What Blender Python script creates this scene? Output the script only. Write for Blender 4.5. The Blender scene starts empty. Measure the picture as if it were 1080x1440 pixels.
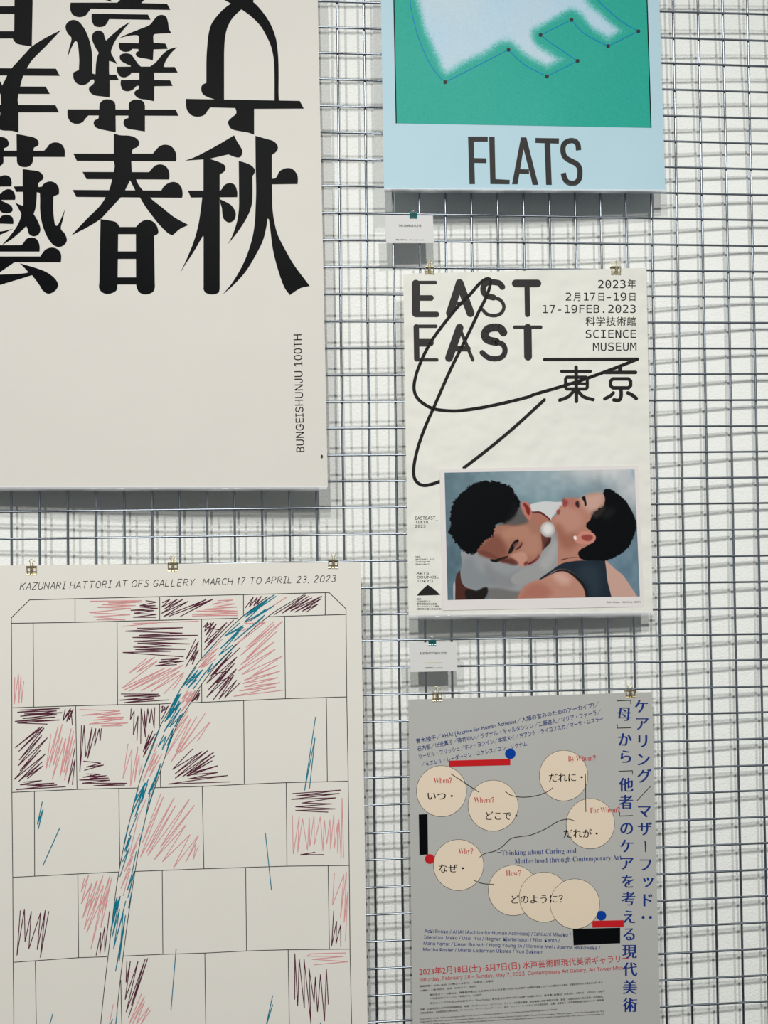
import bpy, bmesh, math, random, os
import numpy as np
from mathutils import Vector, Euler
from mathutils.geometry import delaunay_2d_cdt
random.seed(7); rng = np.random.RandomState(5)
C = bpy.context.scene.collection
sc = bpy.context.scene

# ------------------------------------------------------------ camera
FPX = 1300.0
CAM = np.array([0.5357, -1.7158, -0.5892]); ROT = (1.5890, 0.0136, -0.0810)
cd = bpy.data.cameras.new('camera'); cam = bpy.data.objects.new('camera', cd); C.objects.link(cam)
cam.location = CAM; cam.rotation_euler = ROT
cd.sensor_fit = 'HORIZONTAL'; cd.sensor_width = 36; cd.lens = 36 * FPX / 1080; cd.clip_start = .05
sc.camera = cam
# ------------------------------------------------------------ world, lamps, exposure
w = bpy.data.worlds.new('room_light'); sc.world = w; w.use_nodes = True
w.node_tree.nodes['Background'].inputs[0].default_value = (0.93, 0.97, 1.0, 1)
w.node_tree.nodes['Background'].inputs[1].default_value = 0.34
def spot(loc, power, col=(1, .985, .95)):
    l = bpy.data.lights.new('ceiling_spot', 'SPOT'); l.energy = power; l.color = col
    l.spot_size = math.radians(68); l.spot_blend = 1; l.shadow_soft_size = .022
    o = bpy.data.objects.new('ceiling_spot', l); C.objects.link(o); o.location = loc
    o.rotation_euler = (Vector((.6, 0, -1.7)) - Vector(loc)).to_track_quat('-Z', 'Y').to_euler()
for dz in (-.065, .065):                      # each spot split into a stacked pair, added to widen the horizontal wires' shadows
    spot((1.36, -4.5, 2.71 + dz), 335)
    spot((-.90, -4.5, 2.51 + dz), 335)
    spot((.20, -4.5, 1.85 + dz), 285)
sc.view_settings.view_transform = 'Standard'; sc.view_settings.look = 'None'
sc.view_settings.gamma = 1; sc.view_settings.use_curve_mapping = False
sc.view_settings.exposure = -0.6

# ------------------------------------------------------------ helpers
RM = np.array(Euler(ROT, 'XYZ').to_matrix())
def lin(c):
    c = np.asarray(c, float) / 255.0
    return np.where(c <= .04045, c / 12.92, ((c + .055) / 1.055) ** 2.4)
def hit(P, d0, d1=None, z0=0, z1=-1):
    """photo point -> point on the hanging plane that stands d0 (at height z0) .. d1 (at z1) in front of the grid"""
    P = np.asarray(P, float).reshape(-1, 2)
    ray = np.stack([(P[:, 0] - 540) / FPX, -(P[:, 1] - 720) / FPX, -np.ones(len(P))], -1) @ RM.T
    if d1 is None: d1 = d0
    s = (d1 - d0) / (z1 - z0)                     # y = -(d0 + s (z - z0))
    t = (-(d0 + s * (CAM[2] - z0)) - CAM[1]) / (ray[:, 1] + s * ray[:, 2])
    return CAM + ray * t[:, None]
def tag(o, label=None, cat=None, group=None, kind=None):
    if label: o['label'] = label
    if cat: o['category'] = cat
    if group: o['group'] = group
    if kind: o['kind'] = kind
    return o
def empty(name, loc, label, cat, group=None):
    o = bpy.data.objects.new(name, None); C.objects.link(o); o.location = loc; o.empty_display_size = .02
    return tag(o, label, cat, group)
def origin(o):
    p = np.array(o.location)
    while o.parent: o = o.parent; p = p + np.array(o.location)
    return p
def mesh(name, V, F, mat, parent=None, smooth=False):
    me = bpy.data.meshes.new(name)
    V = np.asarray(V, float)
    if parent is not None: V = V - origin(parent)
    me.from_pydata(V.tolist(), [], [list(map(int, f)) for f in F]); me.materials.append(mat)
    if smooth: me.polygons.foreach_set('use_smooth', [True] * len(me.polygons))
    me.update()
    o = bpy.data.objects.new(name, me); C.objects.link(o)
    if parent is not None: o.parent = parent
    return o
def material(name, col=(200, 200, 200), rough=.5, metal=0, bump=0, bscale=60, coat=0, vary=0, attr=None, detail=4, spec=.06):
    m = bpy.data.materials.new(name); m.use_nodes = True; nt = m.node_tree; b = nt.nodes['Principled BSDF']
    b.inputs['Base Color'].default_value = (*lin(col), 1); b.inputs['Roughness'].default_value = rough
    b.inputs['Metallic'].default_value = metal; b.inputs['Coat Weight'].default_value = coat
    b.inputs['Coat Roughness'].default_value = .15; b.inputs['Specular IOR Level'].default_value = spec
    tc = nt.nodes.new('ShaderNodeTexCoord')
    if bump:
        n = nt.nodes.new('ShaderNodeTexNoise'); n.inputs['Scale'].default_value = bscale; n.inputs['Detail'].default_value = detail
        nt.links.new(tc.outputs['Object'], n.inputs['Vector'])
        bp = nt.nodes.new('ShaderNodeBump'); bp.inputs['Strength'].default_value = 1; bp.inputs['Distance'].default_value = bump
        nt.links.new(n.outputs['Fac'], bp.inputs['Height']); nt.links.new(bp.outputs['Normal'], b.inputs['Normal'])
    if attr:
        a = nt.nodes.new('ShaderNodeVertexColor'); a.layer_name = attr
        nt.links.new(a.outputs['Color'], b.inputs['Base Color'])
    elif vary:
        n2 = nt.nodes.new('ShaderNodeTexNoise'); n2.inputs['Scale'].default_value = 9; n2.inputs['Detail'].default_value = 5
        nt.links.new(tc.outputs['Object'], n2.inputs['Vector'])
        mx = nt.nodes.new('ShaderNodeMix'); mx.data_type = 'RGBA'
        mx.inputs[6].default_value = (*lin(np.array(col) - vary), 1); mx.inputs[7].default_value = (*lin(np.minimum(np.array(col) + vary, 255)), 1)
        nt.links.new(n2.outputs['Fac'], mx.inputs[0]); nt.links.new(mx.outputs[2], b.inputs['Base Color'])
    return m

def parse(s):
    pts = []
    for t in s.split():
        c = t.endswith('!'); x, y = t.rstrip('!').split(','); pts.append((float(x), float(y), c))
    return pts
def curve(pts, closed=True, n=7):
    """smooth run through the points; a point marked ! is a corner"""
    N = len(pts); out = []
    P = [np.array(p[:2]) for p in pts]; K = [p[2] for p in pts]
    for i in range(N if closed else N - 1):
        j = (i + 1) % N
        a, b = P[i], P[j]; L = np.linalg.norm(b - a)
        def tan(k):
            if K[k] or (not closed and k in (0, N - 1)): return None
            q = P[(k + 1) % N] - P[k - 1]; nq = np.linalg.norm(q)
            return q / nq if nq > 0 else None
        ta, tb = tan(i), tan(j)
        out.append(a)
        if ta is None and tb is None: continue
        if ta is None: ta = (b - a) / max(L, 1e-6)
        if tb is None: tb = (b - a) / max(L, 1e-6)
        for k in range(1, n):
            t = k / n
            out.append((2*t**3 - 3*t*t + 1)*a + (t**3 - 2*t*t + t)*ta*L + (-2*t**3 + 3*t*t)*b + (t**3 - t*t)*tb*L)
    if not closed: out.append(P[-1])
    return np.array(out)
def crop(s, ox, oy, sc_, closed=True, n=7):
    return curve(parse(s), closed, n) / sc_ + np.array([ox, oy])

class Art:
    """collects flat shapes in photo coordinates"""
    def __init__(s): s.V = []; s.F = []; s.n = 0; s.E = []; s.cuts = []
    def cut(s):
        """what follows is a piece of its own"""
        if s.V and (not s.cuts or s.cuts[-1][0] != len(s.V)): s.cuts.append((len(s.V), len(s.F)))
    def tris(s, V, F):
        o = len(s.V); s.V += [tuple(v) for v in V]; s.F += [[i + o for i in f] for f in F]
        s.n += 1; s.E += [(s.n*7 % 17)*4e-6]*len(V)          # overlapping strokes never share one plane
    def poly(s, pts):
        V = [Vector((float(p[0]), float(p[1]))) for p in pts]
        r = delaunay_2d_cdt(V, [], [list(range(len(V)))], 1, 1e-5)
        s.tris([(v.x, v.y) for v in r[0]], [list(f) for f in r[2]])
    def disc(s, x, y, r, ry=None, n=40):
        ry = ry or r
        s.tris([(x + r*math.cos(2*math.pi*k/n), y + ry*math.sin(2*math.pi*k/n)) for k in range(n)], [list(range(n))])
    def ring(s, x, y, r, ry, wd, n=64):
        V = []; 
        for k in range(n):
            a = 2*math.pi*k/n; V += [(x+(r-wd/2)*math.cos(a), y+(ry-wd/2)*math.sin(a)), (x+(r+wd/2)*math.cos(a), y+(ry+wd/2)*math.sin(a))]
        s.tris(V, [[2*k, 2*k+1, (2*k+3) % (2*n), (2*k+2) % (2*n)] for k in range(n)])
    def line(s, pts, wd, cap=True):
        pts = np.asarray(pts, float)
        for a, b in zip(pts[:-1], pts[1:]):
            d = b - a; L = np.linalg.norm(d)
            if L < 1e-6: continue
            nrm = np.array([-d[1], d[0]]) / L * wd / 2
            s.tris([a - nrm, b - nrm, b + nrm, a + nrm], [[0, 1, 2, 3]])
        if cap and wd > 1.5:
            for p in pts: s.disc(p[0], p[1], wd/2, n=20 if len(pts) < 12 else 14)
    def build(s, name, mat, parent, pl, eps):
        V = hit(s.V, pl[0] + eps, pl[1] + eps, pl[2], pl[3]); V[:, 1] -= np.array(s.E)
        st = [(0, 0)] + s.cuts + [(len(s.V), len(s.F))]
        for (v0, f0), (v1, f1) in zip(st[:-1], st[1:]):
            if f1 > f0: mesh(name, V[v0:v1], [[i - v0 for i in f] for f in s.F[f0:f1]], mat, parent)

# fonts that come with Blender itself; the built-in one if they are missing
def font(fn):
    try:
        p = os.path.join(bpy.utils.resource_path('LOCAL'), 'datafiles', 'fonts', fn)
        return bpy.data.fonts.load(p) if os.path.exists(p) else None
    except Exception:
        return None
INTER = font('Inter.woff2'); MONO = font('DejaVuSansMono.woff2'); CJK = MATH = None   # the built-in font falls back to the glyphs it lacks
_glyph = {}
def glyphs(txt, fnt, off=0.0, spacing=1.0):
    key = (txt, fnt.name if fnt else '', off, spacing)
    if key in _glyph: return _glyph[key]
    cu = bpy.data.curves.new('lettering', 'FONT'); cu.body = txt; cu.size = 1; cu.offset = off; cu.space_character = spacing
    cu.resolution_u = 3
    if fnt: cu.font = fnt
    o = bpy.data.objects.new('lettering', cu); C.objects.link(o)
    me = o.to_mesh()
    V = np.array([v.co[:2] for v in me.vertices]) if len(me.vertices) else np.zeros((0, 2))
    F = [list(p.vertices) for p in me.polygons]
    o.to_mesh_clear(); bpy.data.objects.remove(o); bpy.data.curves.remove(cu)
    _glyph[key] = (V, F); return V, F
CAPH = {}
def caph(fnt):
    k = fnt.name if fnt else ''
    if k not in CAPH:
        V, _ = glyphs('H', fnt); CAPH[k] = V[:, 1].max() if len(V) else .72
    return CAPH[k]
def text(art, txt, p0, p1, cap, fnt=None, off=0.0, spacing=1.0, shear=0.0, passes=((0, 0),)):
    V, F = glyphs(txt, fnt, off, spacing)
    if not len(V): return
    art.cut()
    p0 = np.array(p0, float); p1 = np.array(p1, float); d = p1 - p0; L = np.linalg.norm(d); u = d / L; up = np.array([u[1], -u[0]])
    x0, x1 = V[:, 0].min(), V[:, 0].max(); sx = L / (x1 - x0); sy = cap / caph(fnt)
    for dx, dy in passes:
        X = (V[:, 0] - x0 + dx) * sx + V[:, 1] * sy * shear; Y = (V[:, 1] + dy) * sy
        art.tris(p0 + X[:, None] * u + Y[:, None] * up, F)
def char(art, ch, x, y, em, fnt=None, off=0.0, rot=0, passes=((0, 0),), sx=1.0, center=None):
    V, F = glyphs(ch, fnt, off)
    if not len(V): return
    art.cut()
    c = np.array(center) if center else (V.max(0) + V.min(0)) / 2
    for dx, dy in passes:
        Q = (V - c + np.array([dx, dy])) * em * np.array([sx, 1])
        if rot: Q = np.stack([Q[:, 1], -Q[:, 0]], -1)
        art.tris(np.stack([x + Q[:, 0], y - Q[:, 1]], -1), F)
def serif(t):
    r = ''
    for ch in t:
        if 'A' <= ch <= 'Z': r += chr(0x1D400 + ord(ch) - 65)
        elif 'a' <= ch <= 'z': r += chr(0x1D41A + ord(ch) - 97)
        else: r += ch
    return r

# ------------------------------------------------------------ painted print: vertex colours of a flat picture
def noise2(X, Y, scale, seed):
    r = np.random.RandomState(seed).rand(64, 64)
    x = (X * scale) % 64; y = (Y * scale) % 64
    xi = x.astype(int) % 64; yi = y.astype(int) % 64; fx = x - np.floor(x); fy = y - np.floor(y)
    fx = fx*fx*(3-2*fx); fy = fy*fy*(3-2*fy); xj = (xi+1) % 64; yj = (yi+1) % 64
    return (r[yi, xi]*(1-fx)*(1-fy) + r[yi, xj]*fx*(1-fy) + r[yj, xi]*(1-fx)*fy + r[yj, xj]*fx*fy) * 2 - 1
def sdist(X, Y, poly):
    """signed distance, positive inside"""
    d = np.full(X.shape, 1e9); ins = np.zeros(X.shape, bool); n = len(poly)
    for i in range(n):
        a = poly[i]; b = poly[(i+1) % n]; e = b - a; L = e @ e
        if L < 1e-12: continue
        t = np.clip(((X-a[0])*e[0] + (Y-a[1])*e[1]) / L, 0, 1)
        d = np.minimum(d, (X-a[0]-t*e[0])**2 + (Y-a[1]-t*e[1])**2)
        cr = ((a[1] > Y) != (b[1] > Y)); 
        with np.errstate(divide='ignore', invalid='ignore'):
            xx = (b[0]-a[0])*(Y-a[1])/(b[1]-a[1]) + a[0] if b[1] != a[1] else np.full(X.shape, -1e9)
        ins ^= cr & (X < xx)
    d = np.sqrt(d); return np.where(ins, d, -d)
class Paint:
    def __init__(s, quad, nx, ny):
        s.nx, s.ny = nx, ny; q = np.array(quad, float)
        u, v = np.meshgrid(np.linspace(0, 1, nx), np.linspace(0, 1, ny))
        P = (q[0]*((1-u)*(1-v))[..., None] + q[1]*(u*(1-v))[..., None] + q[2]*(u*v)[..., None] + q[3]*((1-u)*v)[..., None])
        s.X, s.Y = P[..., 0], P[..., 1]; s.c = np.zeros(P.shape[:2] + (3,))
    def fill(s, a, col):
        a = a[..., None]; s.c = s.c*(1-a) + np.asarray(col, float)*a
    def shape(s, poly, col, soft=.8, alpha=1, rough=0, rs=.5, seed=1):
        m = 6 + soft; x0, y0 = poly.min(0) - m; x1, y1 = poly.max(0) + m
        M = (s.X > x0) & (s.X < x1) & (s.Y > y0) & (s.Y < y1)
        if not M.any(): return
        X, Y = s.X[M], s.Y[M]; d = sdist(X, Y, poly)
        if rough: d = d + rough*noise2(X, Y, rs, seed) + rough*.6*noise2(X, Y, rs*2.3, seed+1)
        a = np.clip(d/soft + .5, 0, 1); a = a*a*(3-2*a)*alpha
        s.c[M] = s.c[M]*(1-a[:, None]) + np.asarray(col, float)*a[:, None]
    def blob(s, x, y, rx, ry, col, alpha=1, rot=0):
        c, q = math.cos(rot), math.sin(rot); dx = s.X-x; dy = s.Y-y
        r = ((dx*c+dy*q)/rx)**2 + ((-dx*q+dy*c)/ry)**2
        s.fill(alpha*np.exp(-r), col)
    def build(s, name, mat, parent, pl, eps):
        V = hit(np.stack([s.X.ravel(), s.Y.ravel()], -1), pl[0]+eps, pl[1]+eps, pl[2], pl[3])
        i = np.arange(s.nx*s.ny).reshape(s.ny, s.nx)
        F = np.stack([i[:-1, :-1], i[1:, :-1], i[1:, 1:], i[:-1, 1:]], -1).reshape(-1, 4)
        me = bpy.data.meshes.new(name); V = V - origin(parent)
        me.from_pydata(V.tolist(), [], F.tolist()); me.materials.append(mat)
        at = me.color_attributes.new('print', 'FLOAT_COLOR', 'POINT')
        col = np.ones((s.nx*s.ny, 4)); col[:, :3] = lin(np.clip(s.c.reshape(-1, 3), 0, 255)); at.data.foreach_set('color', col.ravel())
        o = bpy.data.objects.new(name, me); C.objects.link(o); o.parent = parent; return o

# ------------------------------------------------------------ materials
M_wall = material('white_textured_wallpaper', (236, 238, 234), .85, bump=.0012, bscale=260, detail=3)
M_floor = material('grey_floor', (48, 46, 45), .6, vary=6)
M_wire = material('galvanised_steel_wire', (142, 150, 159), .36, metal=1, bump=.0001, bscale=160, spec=.5)
M_paperA = material('warm_white_poster_paper', (208, 205, 198), .6, bump=.0012, bscale=7, vary=2)
M_paperB = material('white_poster_paper', (219, 219, 211), .6, bump=.008, bscale=13, vary=2, detail=2)
M_paperC = material('cream_poster_paper', (220, 217, 209), .6, bump=.001, bscale=8, vary=2)
M_paperD = material('light_blue_poster_paper', (174, 202, 213), .6, bump=.001, bscale=8, vary=3)
M_paperE = material('grey_poster_paper', (176, 176, 172), .45, bump=.0011, bscale=7, vary=2)
M_print = material('printed_picture', attr='print', rough=.45, bump=.0008, bscale=8)
M_black = material('black_ink', (13, 14, 16), .7, spec=0)
M_ink = material('soft_black_ink', (38, 37, 36), .5)
M_grey = material('dark_grey_ink', (52, 50, 49), .5)
M_green = material('green_ink', (50, 170, 152), .5)
M_blueline = material('blue_line_ink', (18, 120, 180), .5)
M_navy = material('navy_blue_ink', (28, 52, 122), .5)
M_blue = material('royal_blue_ink', (12, 60, 150), .5)
M_red = material('red_ink', (190, 32, 38), .5)
M_redtext = material('dull_red_ink', (182, 44, 50), .5)
M_beige = material('beige_ink', (222, 206, 184), .5, bump=.001, bscale=7)
M_maroon = material('maroon_ink', (84, 36, 54), .6)
M_pink = material('pink_ink', (212, 148, 148), .6)
M_teal = material('teal_ink', (20, 118, 140), .6)
M_olive = material('olive_ink', (188, 188, 140), .6)
M_mount = material('pale_photo_border', (217, 212, 210), .4, bump=.0008, bscale=8)
M_card = material('white_card', (208, 208, 207), .6)
M_gold = material('gold_metal', (214, 200, 160), .34, metal=.85, spec=.5)
M_tealclip = material('teal_lacquered_metal', (14, 108, 108), .35, metal=.2, coat=.4, spec=.5)
M_steel = material('nickel_wire', (205, 205, 200), .22, metal=1)
def clear(name, haze=.06, shine=1.0, rough=.12, bump=.0015, bscale=14, tint=(235, 238, 240)):
    m = bpy.data.materials.new(name); m.use_nodes = True; nt = m.node_tree; nt.nodes.clear()
    out = nt.nodes.new('ShaderNodeOutputMaterial'); tr = nt.nodes.new('ShaderNodeBsdfTransparent'); gl = nt.nodes.new('ShaderNodeBsdfGlossy')
    df = nt.nodes.new('ShaderNodeBsdfDiffuse'); df.inputs[0].default_value = (*lin(tint), 1)
    gl.inputs['Roughness'].default_value = rough
    fr = nt.nodes.new('ShaderNodeFresnel'); fr.inputs[0].default_value = 1.4
    m1 = nt.nodes.new('ShaderNodeMixShader'); m2 = nt.nodes.new('ShaderNodeMixShader'); m2.inputs[0].default_value = haze
    mu = nt.nodes.new('ShaderNodeMath'); mu.operation = 'MULTIPLY'; mu.inputs[1].default_value = shine; nt.links.new(fr.outputs[0], mu.inputs[0]); nt.links.new(mu.outputs[0], m1.inputs[0]); nt.links.new(tr.outputs[0], m1.inputs[1]); nt.links.new(gl.outputs[0], m1.inputs[2])
    nt.links.new(m1.outputs[0], m2.inputs[1]); nt.links.new(df.outputs[0], m2.inputs[2]); nt.links.new(m2.outputs[0], out.inputs[0])
    tc = nt.nodes.new('ShaderNodeTexCoord'); n = nt.nodes.new('ShaderNodeTexNoise'); n.inputs['Scale'].default_value = bscale
    mp = nt.nodes.new('ShaderNodeMapping'); mp.inputs['Scale'].default_value = (.6, 1, 1.6)
    bp = nt.nodes.new('ShaderNodeBump'); bp.inputs['Distance'].default_value = bump
    nt.links.new(tc.outputs['Object'], mp.inputs[0]); nt.links.new(mp.outputs[0], n.inputs['Vector']); nt.links.new(n.outputs['Fac'], bp.inputs['Height'])
    nt.links.new(bp.outputs['Normal'], gl.inputs['Normal']); nt.links.new(bp.outputs['Normal'], fr.inputs['Normal'])
    return m
M_sleeve = clear('clear_plastic_sleeve', .0, .03, .35, bump=.0004, bscale=8)
M_hem = clear('folded_clear_plastic', .45, bump=.004, bscale=30, tint=(222, 224, 228))

# ------------------------------------------------------------ the wall behind, gently uneven, and the floor
gx = np.array([-1.2, -.3, -.02, .14, .30, .60, .82, 1.04, 1.21, 1.39, 1.60, 2.6])
gz = np.array([.9, .40, .10, .0, -.20, -.55, -.95, -1.30, -2.1])
G = np.array([
 [.030, .030, .036, .045, .052, .0534, .051, .047, .0406, .0355, .033, .03],
 [.030, .030, .036, .045, .052, .0534, .051, .047, .0406, .0355, .033, .03],
 [.028, .028, .035, .045, .053, .0545, .050, .044, .0305, .0170, .014, .012],
 [.028, .028, .036, .046, .054, .0554, .0486, .0433, .0315, .0138, .012, .012],
 [.028, .028, .037, .047, .055, .0570, .050, .044, .0328, .0145, .012, .012],
 [.028, .028, .039, .049, .057, .0624, .055, .047, .0364, .0172, .013, .012],
 [.028, .028, .038, .048, .057, .0635, .058, .051, .0433, .0260, .018, .014],
 [.028, .028, .038, .048, .055, .0600, .057, .053, .0474, .0300, .022, .016],
 [.028, .028, .038, .048, .055, .0600, .057, .053, .0474, .0300, .022, .016]])
xs = np.linspace(-1.2, 2.6, 191); zs = np.linspace(.9, -2.1, 121)
rows = np.array([np.interp(xs, gx, r) for r in G])
W = np.array([[np.interp(-z, -gz, rows[:, i]) for i in range(len(xs))] for z in zs])
for _ in range(3):
    W[1:-1] = (W[:-2] + 2*W[1:-1] + W[2:]) / 4
    W[:, 1:-1] = (W[:, :-2] + 2*W[:, 1:-1] + W[:, 2:]) / 4
VX, VZ = np.meshgrid(xs, zs); nV = VX.size
front = np.stack([VX.ravel(), W.ravel() + .003, VZ.ravel()], -1)
i = np.arange(nV).reshape(VX.shape)
F = np.stack([i[:-1, :-1], i[1:, :-1], i[1:, 1:], i[:-1, 1:]], -1).reshape(-1, 4).tolist()
bk = [(-1.2, .2, .9), (2.6, .2, .9), (2.6, .2, -2.1), (-1.2, .2, -2.1)]
V = front.tolist() + bk; b0 = nV
F += [[b0, b0+1, b0+2, b0+3]]
F += [[b0+1, b0] + i[0, :].tolist(), [b0+3, b0+2] + i[-1, ::-1].tolist(), [b0, b0+3] + i[::-1, 0].tolist(), [b0+2, b0+1] + i[:, -1].tolist()]
tag(mesh('wall_back', V, F, M_wall, smooth=False), kind='structure')
bpy.data.objects['wall_back'].data.polygons.foreach_set('use_smooth', [True]*(len(F)-5) + [False]*5)
tag(mesh('floor', [(-1.8, .3, -2.1), (3.2, .3, -2.1), (3.2, -4, -2.1), (-1.8, -4, -2.1), (-1.8, .3, -2.16), (3.2, .3, -2.16), (3.2, -4, -2.16), (-1.8, -4, -2.16)],
     [[3, 2, 1, 0], [4, 5, 6, 7], [0, 1, 5, 4], [1, 2, 6, 5], [2, 3, 7, 6], [3, 0, 4, 7]], M_floor), kind='structure')

# ------------------------------------------------------------ wire grid
def tube(path, r, n=8, closed=False):
    path = [Vector(p) for p in path]; V = []; F = []; N = len(path)
    for k, p in enumerate(path):
        if closed: d = path[(k+1) % N] - path[k-1]
        else: d = path[min(k+1, N-1)] - path[max(k-1, 0)]
        d.normalize(); a = d.orthogonal() if k == 0 else (a - d*a.dot(d)); a.normalize(); b = d.cross(a)
        for q in range(n):
            t = 2*math.pi*q/n; V.append(p + (a*math.cos(t) + b*math.sin(t))*r)
    for k in range(N if closed else N-1):
        for q in range(n):
            F.append([k*n+q, ((k+1) % N)*n+q, ((k+1) % N)*n+(q+1) % n, k*n+(q+1) % n])
    if not closed: F += [list(range(n)), list(range((N-1)*n, N*n))[::-1]]
    return [tuple(v) for v in V], F
RA = [-.3,.9,1.7,2.1,1.6,1.8,1.8,1.8,.8,.9,.1,-.9,-1.4,-1.9,-1.8,-1.7,-1.3,-1.1,0,.6,1.1,.9,1.4,2.2,2.7,2.5,2.8,2.6,1.3,.3,.3,-.6,-.5,-.6,-.4,-.2,.3,1.0,2.3]
RB = [1.3,.5,.4,-.8,-1.4,-1.1,-1.2,-1.2,-1,-1.1,-.9,-.7,-.4,-.5,0,-.1,-.3,-.2,.2,.2,-.3,-.3,-.8,-.5,-.8,-.4,-.8,-.8,-1,-1.2,-.1,-.2,0,-.5,-.2,-.4,-.3,0,-.2]
grid = empty('wire_grid_panel', (.6, 0, -2.0), 'galvanised steel wire grid of square cells covering the white wall', 'wire grid')
for k in range(-17, 36):
    a = RA[min(max(k+8, 0), 38)]; b = RB[min(max(k+8, 0), 38)]
    z = -k*.05
    pts = [(-.6, 0, z + a*.0013), (.0, 0, z + a*.0013), (.62, 0, z + a*.0013), (1.05, 0, z + (a+b)/2*.0013), (1.4, 0, z + b*.0014), (1.95, 0, z + b*.0014)]
    pts = [(x, math.sin(x*9+k*1.7)*.0004, zz + math.sin(x*14+k*2.3)*.00035) for x, _, zz in pts]
    V, F = tube(pts, .0020, 10); mesh('horizontal_wire', V, F, M_wire, grid, True)
for k in range(-11, 39):
    x = k*.05
    V, F = tube([(x + math.sin(z*5+k)*.0005, .0041, z) for z in (.87, .5, .2, -.2, -.6, -1, -1.4, -1.8)], .0022, 10)
    mesh('vertical_wire', V, F, M_wire, grid, True)

# ------------------------------------------------------------ posters: sheet, sleeve, hem
def sheet(name, quad, mat, parent, pl, eps, th=.0003):
    a = hit(quad, pl[0]+eps, pl[1]+eps, pl[2], pl[3]); b = a + np.array([0, th, 0])
    return mesh(name, np.vstack([a, b]), [[3, 2, 1, 0], [4, 5, 6, 7], [0, 1, 5, 4], [1, 2, 6, 5], [2, 3, 7, 6], [3, 0, 4, 7]], mat, parent)
def hem(parent, p0, p1, h, pl, eps):
    """rolled, slightly crumpled welded edge at the bottom of a clear sleeve"""
    n = 60; V = []; F = []; m = 7
    p0 = np.array(p0, float); p1 = np.array(p1, float)
    for k in range(n+1):
        q = p0 + (p1-p0)*k/n
        base = hit([q, q + [0, h]], pl[0]+eps, pl[1]+eps, pl[2], pl[3])
        wv = .0012*math.sin(k*.5) + .0006*math.sin(k*1.7+1)
        for j in range(m):
            t = j/(m-1); pnt = base[0]*(1-t) + base[1]*t
            V.append(pnt + np.array([0, -(.004+wv)*math.sin(t*math.pi), 0]))
    for k in range(n):
        for j in range(m-1):
            F.append([k*m+j, k*m+j+1, (k+1)*m+j+1, (k+1)*m+j])
    return mesh('sleeve_hem', V, F, M_hem, parent, True)

# ============================================================ 1. large black and white character poster
PL1 = (.004, .021, .80, -.53)
post = empty('poster', hit([(200, 690)], .021)[0], 'large off-white poster with huge black Japanese characters, upright and upside down, in a clear sleeve', 'poster')
sheet('paper', [(-228, -330), (440, -330), (461, 685), (-236, 685)], M_paperA, post, PL1, 0)
art = Art(); ups = Art()
S6 = lambda s: crop(s, 90, 180, 6)
haru = [S6(s) for s in (
 "420,45! 470,60 560,66 612,88 636,125 620,158 585,175 576,190 574,218! 568,285! 572,370! 560,435! 515,525! 478,585! 355,718 310,765 200,835 62,905! 190,770 300,660 345,595 380,525 405,437 420,370 427,320 420,270 420,215!",
 "550,425! 608,432! 630,480 670,530 740,600 815,660 930,752 1050,818! 980,850 915,905! 875,885 800,810 740,735 685,660 642,588! 600,525!",
 "78,216! 420,216! 750,216! 775,185 810,152 855,140 905,155 940,200 948,250 945,280! 108,276!",
 "156,370! 718,372! 740,345 770,317 810,306 850,317 880,350 890,400 887,434! 190,431!",
 "72,522! 820,527! 845,490 880,465 920,454 960,465 990,500 1001,550 997,588! 104,581!",
 "308,768! 430,790 452,808 470,835! 457,895! 452,1320! 440,1372 370,1400 320,1385 296,1350 298,1300!",
 "606,837! 640,800 690,775 740,783 780,820 796,870 790,893 760,908! 766,1310 766,1345 750,1382 690,1404 637,1387 615,1350 608,1318!",
 "450,835! 620,835! 620,895! 450,895!", "448,1041! 620,1041! 620,1104! 448,1104!", "448,1260! 620,1260! 620,1320! 448,1320!")]
S5 = lambda s: crop(s, 250, 180, 5.684)
aki = [S5(s) for s in (
 "60,260! 130,235 240,180 350,118 450,58! 470,100 512,170 515,200 500,230 475,235 440,225 405,210! 255,245! 205,250!",
 "205,246! 255,246! 330,272 372,295 382,325 365,352 335,370! 335,500! 335,1285! 325,1315 280,1330 225,1318 206,1290 206,1270! 206,865! 200,862! 120,1000 60,1090 18,1160! 70,1050 130,900 165,770 185,640 190,600 195,555! 205,495!",
 "80,500! 340,500! 350,490 375,455 415,440 455,455 475,510 475,552! 105,555!",
 "335,568! 380,588 430,620 460,668 463,700 450,735 410,755 370,730 356,685 352,640 340,600!",
 "487,262! 560,285 600,310 617,345 597,385! 597,560 588,625 560,700 500,800 440,880 403,925! 440,850 475,740 487,660 490,600!",
 "620,62! 700,85 770,108 800,150 790,185 752,215! 752,445 755,560 757,640 772,750 800,855 860,975 930,1095 1055,1263! 980,1280 895,1335! 850,1270 800,1130 760,970 738,800 728,730! 718,722! 708,790 680,900 620,1020 540,1150 440,1260 360,1330! 440,1230 530,1070 590,900 615,760 622,625 626,500 622,300!",
 "750,405! 775,403 790,390 815,345 870,320 920,330 955,375 960,410 958,447! 750,450!")]
T5 = lambda s: crop(s, 250, 0, 5.684)
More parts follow.
